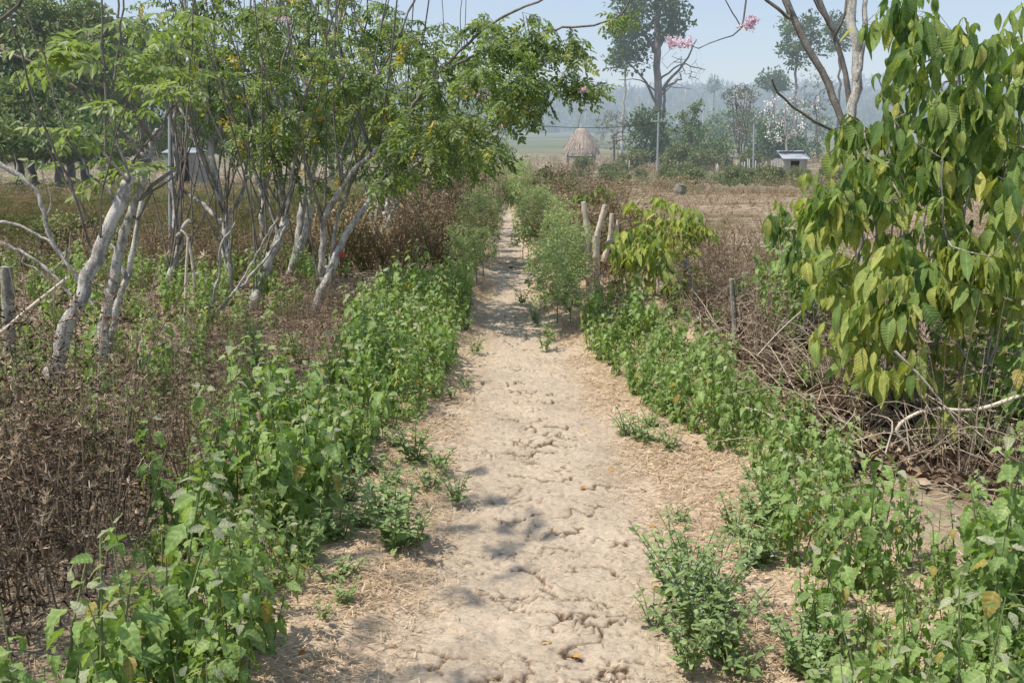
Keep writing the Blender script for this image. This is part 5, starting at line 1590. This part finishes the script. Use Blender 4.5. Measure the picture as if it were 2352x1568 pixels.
def far():
    # giant emergent tree
    Y = 150
    far_tree('giant_tree', 'giant emergent tree with thick bare trunk and dark crown above the hut', (1512, 375), Y,
             [([(1512, 375), (1513, 250), (1511, 120), (1508, 0), (1505, -80)], .64, .4),
              ([(1510, 215), (1545, 175), (1580, 130), (1600, 90)], .24, .08), ([(1512, 190), (1560, 150), (1620, 160)], .16, .05), ([(1509, 240), (1485, 190), (1455, 155), (1430, 130)], .22, .07), ([(1511, 130), (1470, 60), (1440, 10)], .35, .1), ([(1512, 110), (1545, 40), (1560, -20)], .35, .1), ([(1512, 215), (1470, 185), (1420, 183)], .12, .04), ([(1512, 225), (1540, 200), (1590, 205)], .1, .03)],
             [(1480, 15, 85, 50, Y, 7, 84), (1445, 80, 50, 40, Y, 5, 46), (1555, 30, 40, 50, Y, 5, 30), (1500, -70, 120, 60, Y, 8, 70), (1425, 140, 28, 28, Y, 3, 16), (1470, 130, 20, 25, Y, 3, 12), (1530, 80, 25, 20, Y, 3, 12)], 1.15, tm=.33, tip=.05, thick=1.2)
    far_tree('bare_tree', 'fan of bare grey branches against the sky right of the giant trunk', (1518, 370), 152,
             [([(1520, 370), (1524, 260), (1528, 200)], .3, .2)], [(1570, 130, 50, 70, 152, 5, 110), (1600, 165, 25, 30, 152, 4, 25)], bark='farbark', leafless=True, tip=.035)
    # second tall pale trunk left of it
    far_tree('tall_tree', 'thin tall white trunk with sparse crown left of the giant', (1432, 262), 190,
             [([(1428, 300), (1432, 250), (1437, 190), (1440, 120)], .3, .14)], [(1432, 130, 26, 30, 190, 4, 26), (1415, 140, 14, 16, 190, 3, 8)], .9, bark='palebark', tm=.5, tip=.04)
    # layered tall trees at right
    for (bx, by, tp, Y, blobs, lab) in (
            (1826, 260, 40, 170, [(1845, 50, 40, 14, 6, 26), (1835, 75, 42, 14, 6, 28), (1850, 112, 46, 12, 6, 26), (1815, 115, 20, 10, 4, 10), (1832, 140, 24, 12, 4, 14), (1862, 95, 18, 14, 4, 8)], 'tallest layered tree standing clear against the sky at right'),
            (1925, 300, 50, 175, [(1930, 45, 26, 14, 5, 16), (1915, 70, 26, 16, 5, 16), (1935, 95, 24, 12, 5, 14), (1905, 108, 12, 10, 3, 6)], 'second layered tree half behind the slanting trunks'),
            (1640, 230, 178, 330, [(1641, 188, 14, 10, 4, 16), (1640, 203, 18, 8, 4, 14)], 'small umbrella-topped tree on the skyline right of the giant'),
            (1330, 260, 160, 260, [(1312, 175, 26, 12, 4, 16), (1325, 190, 22, 12, 4, 14)], 'hazy tall tree half hidden by the leafy boughs')):
        far_tree('tall_tree', lab, (bx, by), Y, [([(bx - 4, by + 120), (bx, by), (bx + 3, (by + tp) / 2), (blobs[0][0], tp)], .32, .12)], [(a, b, c, d, Y, e, n) for (a, b, c, d, e, n) in blobs], 1.0, tm=.4, tip=.045)
    # dark round tree on skyline
    far_tree('round_tree', 'dark round-crowned tree on the skyline above the flowering tree', (1775, 300), 210, [([(1775, 330), (1776, 230)], .4, .25)], [(1775, 185, 30, 16, 210, 5, 60), (1790, 195, 22, 14, 210, 4, 26)], 1.1, tm=.3, tip=.05)
    # mid trees right of the hut
    far_tree('leafless_tree', 'greyish nearly leafless spreading tree right of the hut', (1410, 395), 125, [([(1411, 395), (1410, 350), (1409, 320)], .16, .12)],
             [(1408, 280, 42, 30, 125, 4, 120), (1405, 320, 45, 26, 125, 4, 70)], .22, mat='fardry', tm=.45, tip=.018, bark='farbark')
    far_tree('dark_tree', 'dark green layered tree below the giant trunk', (1490, 395), 120, [([(1488, 395), (1482, 350), (1490, 300), (1500, 250)], .2, .1), ([(1485, 370), (1500, 330), (1520, 290)], .12, .06)],
             [(1480, 270, 38, 24, 120, 4, 60), (1510, 300, 34, 34, 120, 4, 60), (1470, 310, 28, 20, 120, 3, 26), (1500, 350, 36, 18, 120, 3, 36), (1466, 345, 14, 8, 120, 2, 8)], .62, tm=.36, tip=.03)
    far_tree('cacao_tree', 'lush broad-leaved tree with two upright shoots in the grove', (1590, 400), 115, [([(1590, 400), (1592, 340), (1588, 290), (1597, 235)], .16, .05), ([(1590, 330), (1575, 290), (1568, 255)], .09, .04)],
             [(1598, 250, 9, 20, 115, 1, 16), (1570, 265, 9, 16, 115, 1, 12), (1590, 300, 30, 24, 115, 3, 40), (1585, 345, 45, 30, 115, 4, 80), (1600, 375, 55, 16, 115, 4, 50)], .5, tm=.55, tip=.02)
    far_tree('grove_tree', 'olive bushy tree between the grove and the thin pale stems', (1650, 395), 118, [([(1650, 398), (1652, 350)], .15, .1)], [(1650, 345, 40, 28, 118, 4, 70), (1640, 370, 45, 18, 118, 4, 40)], .55, tm=.62, tip=.025)
    far_tree('thin_stem_tree', 'pale many-stemmed tree with feathery sparse top', (1702, 395), 122, [([(1702, 398), (1700, 350), (1695, 270), (1690, 215)], .16, .05)] + [([(1701, 370), (1700 + d, 320), (1700 + 1.4 * d, 250), (1700 + 1.8 * d, 205)], .09, .03) for d in (-12, -6, 5, 10, 15)],
             [(1700, 220, 40, 26, 122, 4, 110), (1705, 275, 34, 40, 122, 4, 70)], .30, mat='fardry', tm=.3, tip=.014, flowers=.12)
    far_tree('flowering_tree', 'leafless tree dotted with white blossoms by the tin roofed house', (1806, 400), 110, [([(1806, 405), (1808, 350), (1806, 300), (1804, 250)], .17, .07)],
             [(1800, 270, 48, 60, 110, 5, 170), (1840, 240, 34, 40, 110, 4, 50)], bark='palebark', leafless=True, flowers=.34, tip=.014)
    far_tree('dry_tree', 'tall sparse grey tree behind the blossoms', (1880, 390), 140, [([(1878, 400), (1876, 300), (1874, 220)], .16, .08)], [(1870, 200, 40, 50, 140, 5, 100), (1880, 270, 36, 40, 140, 5, 50)], .24, mat='fardry', tm=.5, tip=.018)
    far_tree('dark_tree', 'dark shade tree behind the blossoms and the tin roof', (1780, 395), 135, [([(1780, 400), (1778, 340)], .2, .15)], [(1770, 300, 34, 40, 135, 4, 60), (1760, 350, 40, 22, 135, 4, 50), (1830, 340, 60, 26, 135, 4, 60)], .7, tm=.25, tip=.03)
    for i, (px, Y, py, rx, ry, tm) in enumerate(((1540, 170, 345, 40, 26, .4), (1610, 180, 320, 46, 36, .5), (1670, 190, 290, 46, 40, .55), (1730, 180, 300, 30, 46, .5), (1460, 210, 350, 40, 16, .4), (1850, 200, 290, 60, 60, .4), (1560, 220, 310, 40, 20, .45))):
        far_tree('grove_tree', f'hazy grove tree, {("pale", "tall", "rounded", "narrow", "low", "broad", "small")[i]} crown behind the front trees', (px, py + ry + 20), Y, [([(px, 395), (px, py)], .25, .15)], [(px, py, rx, ry, Y, 6, 75)], .9, tm=tm, tip=.04)
    # banana / palm like fronds
    for (px, py, Y) in ((1545, 300, 128), (1735, 375, 112), (1770, 380, 112)):
        pass
    # pale bare trunks on the hill foot
    for i, (px, y0, y1) in enumerate(((1345, 290, 215), (1470, 285, 220), (1575, 270, 205), (1590, 275, 222), (1555, 285, 230), (1616, 285, 235), (1690, 250, 200), (1500, 280, 235))):
        Y = 300 + 20 * i
        far_tree('bare_tree', 'thin pale bare trunk standing in the haze at the foot of the hill', (px, y0), Y, [([(px, y0 + 20), (px + random.uniform(-3, 3), (y0 + y1) / 2), (px + random.uniform(-5, 5), y1)], .35, .15)], [(px, y1 + 14, 10, 14, Y, 3, 8)], bark='palebark', leafless=True, tip=.06, group='bare trunks on the hill foot')
    # dark grove behind the left field
    LT = [(-30, 62, 170, 110, 190, 'darkest tall tree at the left edge behind the field'), (70, 66, 120, 90, 150, 'dark tree with a rounded top left of the whip shoots'), (160, 64, 190, 80, 110, 'mid-green tree behind the whip shoots'), (40, 58, 260, 80, 70, 'lower dark shrubby tree with hanging creepers'), (190, 68, 110, 70, 110, 'tall tree with paler crown behind the forked pollard'), (250, 72, 250, 60, 70, 'dull green tree near the grey shed'), (130, 60, 290, 70, 45, 'low bushy tree at the back of the left field'), (-40, 55, 300, 70, 50, 'bushy thicket tree at the far left'), (320, 78, 160, 80, 110, 'bluish tree seen through the pollard branches'), (460, 85, 230, 90, 90, 'dim tree seen between the living fence stems'), (600, 90, 260, 90, 70, 'hazy tree low between the living fence trunks'), (760, 95, 280, 90, 60, 'hazy tree behind the twin trunk'), (880, 100, 300, 80, 50, 'hazy low tree behind the dark stems')]
    for (px, Y, py, rx, ry, lab) in LT:
        far_tree('shade_tree', lab, (px, 330), Y, [([(px, 345), (px + 5, (345 + py) / 2), (px, py)], .3, .15)], [(px, py, rx, ry, Y, 4, 150), (px + 20, py - ry * .4, rx * .6, ry * .6, Y, 3, 50), (px, 300, rx, 40, Y - 2, 3, 80), (px + 60, 325, rx, 22, Y - 3, 3, 60)], .55, tm=.72 + .18 * random.random(), tip=.025, per=2)
    # thatched hut on posts
    Y = 132.0
    c = P(1334, 372, Y); b0 = np.array([c[0], Y, gz(c[0], Y)])
    o = root('thatched_hut', 'small thatched field hut with a tall rounded straw roof on posts', 'hut', b0)
    zt = P(1334, 293, Y)[2] - b0[2]; ze = P(1334, 353, Y)[2] - b0[2]; hw = (P(1373, 350, Y)[0] - P(1293, 350, Y)[0]) / 2
    b = Buf(); na = 64; prof = [(1.0, 0), (.98, .1), (.90, .28), (.77, .46), (.60, .64), (.42, .8), (.30, .92), (.20, .98), (.04, 1.0)]
    V = []
    for k, (r, t) in enumerate(prof):
        for j in range(na):
            a = 2 * PI * j / na; e = (abs(math.cos(a)) ** 4 + abs(math.sin(a)) ** 4) ** -.12
            rr = hw * r * e * (1 + .05 * (random.random() - .5)) * (.98 + .06 * math.sin(3 * a))
            zz = ze + (zt - ze) * t + (random.uniform(-.14, .06) if k == 0 else random.uniform(-.03, .03))
            V.append([rr * math.cos(a), rr * math.sin(a) * .9, zz])
    F = [[k * na + j, k * na + (j + 1) % na, (k + 1) * na + (j + 1) % na, (k + 1) * na + j] for k in range(len(prof) - 1) for j in range(na)]
    b.add(np.array(V), F, np.repeat(np.linspace(.35, .65, len(prof)), na))
    # shaggy straw on the roof
    n = 5200; t = .07 + .93 * rng.random(n) ** 1.2; a = rng.random(n) * 2 * PI; rp = np.interp(t, [p[1] for p in prof], [p[0] for p in prof])
    e = (np.abs(np.cos(a)) ** 4 + np.abs(np.sin(a)) ** 4) ** -.12
    pos = np.stack([hw * rp * e * np.cos(a) * 1.01, hw * rp * e * np.sin(a) * .91, ze + (zt - ze) * t + .05], -1)
    d = np.stack([np.cos(a) * .5, np.sin(a) * .5, -np.ones(n)], -1) + rng.normal(0, .18, (n, 3))
    b.scatter(hexleaf(.1, .3, .02), pos, frames(d, np.stack([np.cos(a), np.sin(a), np.full(n, .5)], -1), .35 + .35 * rng.random(n)), np.clip(rng.normal(.5, .22, n), 0, 1))
    b.build('roof', M['thatch'], o)
    for (x, y) in ((-.75, -.7), (.75, -.7), (-.75, .7), (.75, .7), (0, -.7)):
        b = Buf(); tube(b, [[hw * x, hw * y, -.1], [hw * x, hw * y, ze + .25]], .09, 7, .5); b.build('post', M['farwood'], o)
    b = Buf(); g = np.linspace(-1, 1, 2); X, Yy = np.meshgrid(g * hw * .8, g * hw * .74); V, F = grid_mesh(X, Yy, 0 * X + .75 * ze)
    V2 = V.copy(); V2[:, 2] -= .12; b.add(V, F); b.add(V2, F)
    for i, j in ((0, 1), (1, 3), (3, 2), (2, 0)): b.add([V[i], V[j], V2[j], V2[i]], [[0, 1, 2, 3]])
    b.build('floor', M['farwood'], o)
    # tin-roofed house at right
    def shed(name, label, x0, x1, ytop, yeave, ybase, Y, deep, wallmat):
        a, c = P(x0, yeave, Y), P(x1, yeave, Y); w = c[0] - a[0]; b0 = np.array([(a[0] + c[0]) / 2, Y, gz((a[0] + c[0]) / 2, Y) - .05]); h = a[2] - b0[2]; rt = P(x0, ytop, Y)[2] - b0[2]
        o = root(name, label, 'house', b0)
        b = Buf(); n = 60; xs = np.linspace(-w / 2, w / 2, n); X, S = np.meshgrid(xs, np.linspace(0, 1, 3)); cor = .03 * np.sin(np.arange(n) * PI / 1.5)[None]
        b.add(*grid_mesh(X, -.3 + S * deep * .55, h + (rt - h) * S * 1.1 + cor)); b.add(*grid_mesh(X, deep * .25 + (1 - S) * deep * .8 + .0, h * .98 + (rt - h) * S * 1.1 * .999 + cor - .01)); b.build('roof', M['tin'], o, smooth_=False)
        b = Buf(); q = w / 2 * .86
        for (p, r) in (((-q, .1), (q, .1)), ((q, .1), (q, deep)), ((q, deep), (-q, deep)), ((-q, deep), (-q, .1))):
            b.add([[*p, 0], [*r, 0], [*r, h - .03], [*p, h - .03]], [[0, 1, 2, 3]], .3)
        b.build('wall', M[wallmat], o, smooth_=False)
        b = Buf(); b.add([[-.5, .09, .05], [.45, .09, .05], [.45, .09, h * .85], [-.5, .09, h * .85]], [[0, 1, 2, 3]], .0); b.build('door', M['wire'], o)
        return o
    shed('tin_roofed_house', 'small house with pale tin roof half hidden by the coffee shrub', 1796, 1860, 348, 364, 385, 108, 5, 'palebark')
    shed('tin_roofed_shed', 'low shed with pale bluish tin roof seen between the trunks at left', 374, 452, 341, 350, 372, 60, 3, 'palebark')
    # poles
    def pole(name, label, px, y0, y1, Y, r, arm=False, lean=0):
        t = P(px + lean, y0, Y); bt = P(px, y1, Y); bt[2] = gz(bt[0], bt[1]) - .1
        o = root(name, label, 'pole', bt); b = Buf(); tube(b, catmull([bt - bt, t - bt], .6), r, 8, .5); b.build('shaft', M['pole'], o)
        if arm:
            b = Buf(); k = (t - bt) * .86; tube(b, [k + [-.75, 0, 0], k + [.75, 0, 0]], .06, 6); b.build('crossarm', M['pole'], o)
            for x in (-.65, .3, .65):
                b = Buf(); tube(b, [k + [x, 0, .05], k + [x, 0, .2], k + [x, 0, .32]], [.05, .08, .04], 7); b.build('insulator', M['tin'], o)
        return t
    t1 = pole('utility_pole', 'grey utility pole with a crossarm beyond the field', 1509, 258, 402, 100, .10, True, 4)
    t2 = pole('utility_pole', 'plain pale pole right of the crossarm pole', 1730, 283, 400, 100, .085, False, 2)
    pole('metal_pipe', 'straight grey metal pipe standing between the pollards at left', 391, 230, 590, 12.6, .028)
    def cable(lab, a, c, sag, r):
        t = np.linspace(0, 1, 60)[:, None]; q = a * (1 - t) + c * t; q[:, 2] -= sag * 4 * (t * (1 - t))[:, 0]
        b = Buf(); tube(b, q, np.linspace(r * a[1] / 60, r * c[1] / 60, 60), 4, cap=False); tag(b.build('power_cable', M['wire'], None, a), lab, 'cable')
    k = t1.copy(); k[2] -= .9
    cable('thin dark power cable running left from the crossarm pole behind the trees', P(-60, 104, 17), k, .9, .018)


far()

# ------------------------------------------------------------------ light, sky, camera, render
SUN = np.array([-.52, -.2, 1.0]); SUN /= np.linalg.norm(SUN)
elev = math.asin(SUN[2])
w = bpy.data.worlds.new('World'); scene.world = w; w.use_nodes = True
nt = w.node_tree; nt.nodes.clear()
sky = nt.nodes.new('ShaderNodeTexSky'); sky.sky_type = 'NISHITA'; sky.sun_disc = False
sky.sun_elevation = elev; sky.sun_rotation = math.atan2(SUN[0], SUN[1])
sky.altitude = 0; sky.air_density = 1.0; sky.dust_density = 0.8; sky.ozone_density = 1.6
bg = nt.nodes.new('ShaderNodeBackground'); bg.inputs[1].default_value = 0.15
wo = nt.nodes.new('ShaderNodeOutputWorld')
mxs = nt.nodes.new('ShaderNodeMix'); mxs.data_type = 'RGBA'; mxs.inputs[0].default_value = .68     # thin veil of haze over the whole sky
nt.links.new(sky.outputs[0], mxs.inputs[6])
tcd = nt.nodes.new('ShaderNodeTexCoord'); sxy = nt.nodes.new('ShaderNodeSeparateXYZ'); nt.links.new(tcd.outputs['Generated'], sxy.inputs[0])
hzr = nt.nodes.new('ShaderNodeValToRGB'); hzr.color_ramp.elements[0].position = 0.0; hzr.color_ramp.elements[0].color = (.44, .495, .575, 1)   # whiter toward the horizon
hzr.color_ramp.elements[1].position = .22; hzr.color_ramp.elements[1].color = (.345, .432, .575, 1)
nt.links.new(sxy.outputs[2], hzr.inputs[0])
sc10 = nt.nodes.new('ShaderNodeVectorMath'); sc10.operation = 'SCALE'; sc10.inputs[3].default_value = 10.0
nt.links.new(hzr.outputs[0], sc10.inputs[0]); nt.links.new(sc10.outputs[0], mxs.inputs[7])
nt.links.new(mxs.outputs[2], bg.inputs[0]); nt.links.new(bg.outputs[0], wo.inputs[0])

sl = bpy.data.lights.new('sun', 'SUN'); sl.energy = 5.0; sl.angle = math.radians(.55); sl.color = (1, .93, .82)
so = bpy.data.objects.new('sun', sl); COL.objects.link(so)
so.rotation_euler = Vector(SUN).to_track_quat('Z', 'Y').to_euler(); so.location = (0, 0, 30)

cam = bpy.data.cameras.new('camera'); cam.sensor_width = 36; cam.lens = FPX / RW * 36; cam.clip_start = .05; cam.clip_end = 6000
co = bpy.data.objects.new('camera', cam); COL.objects.link(co)
co.location = (0, 0, CAMZ); co.rotation_euler = (PI / 2 - PITCH, 0, 0)
scene.camera = co

scene.render.engine = 'CYCLES'
scene.cycles.max_bounces = 6; scene.cycles.diffuse_bounces = 3; scene.cycles.glossy_bounces = 2; scene.cycles.transmission_bounces = 4
scene.cycles.use_denoising = True
scene.cycles.caustics_reflective = False; scene.cycles.caustics_refractive = False
scene.view_settings.view_transform = 'Standard'; scene.view_settings.look = 'None'
scene.view_settings.exposure = 0; scene.view_settings.gamma = 1
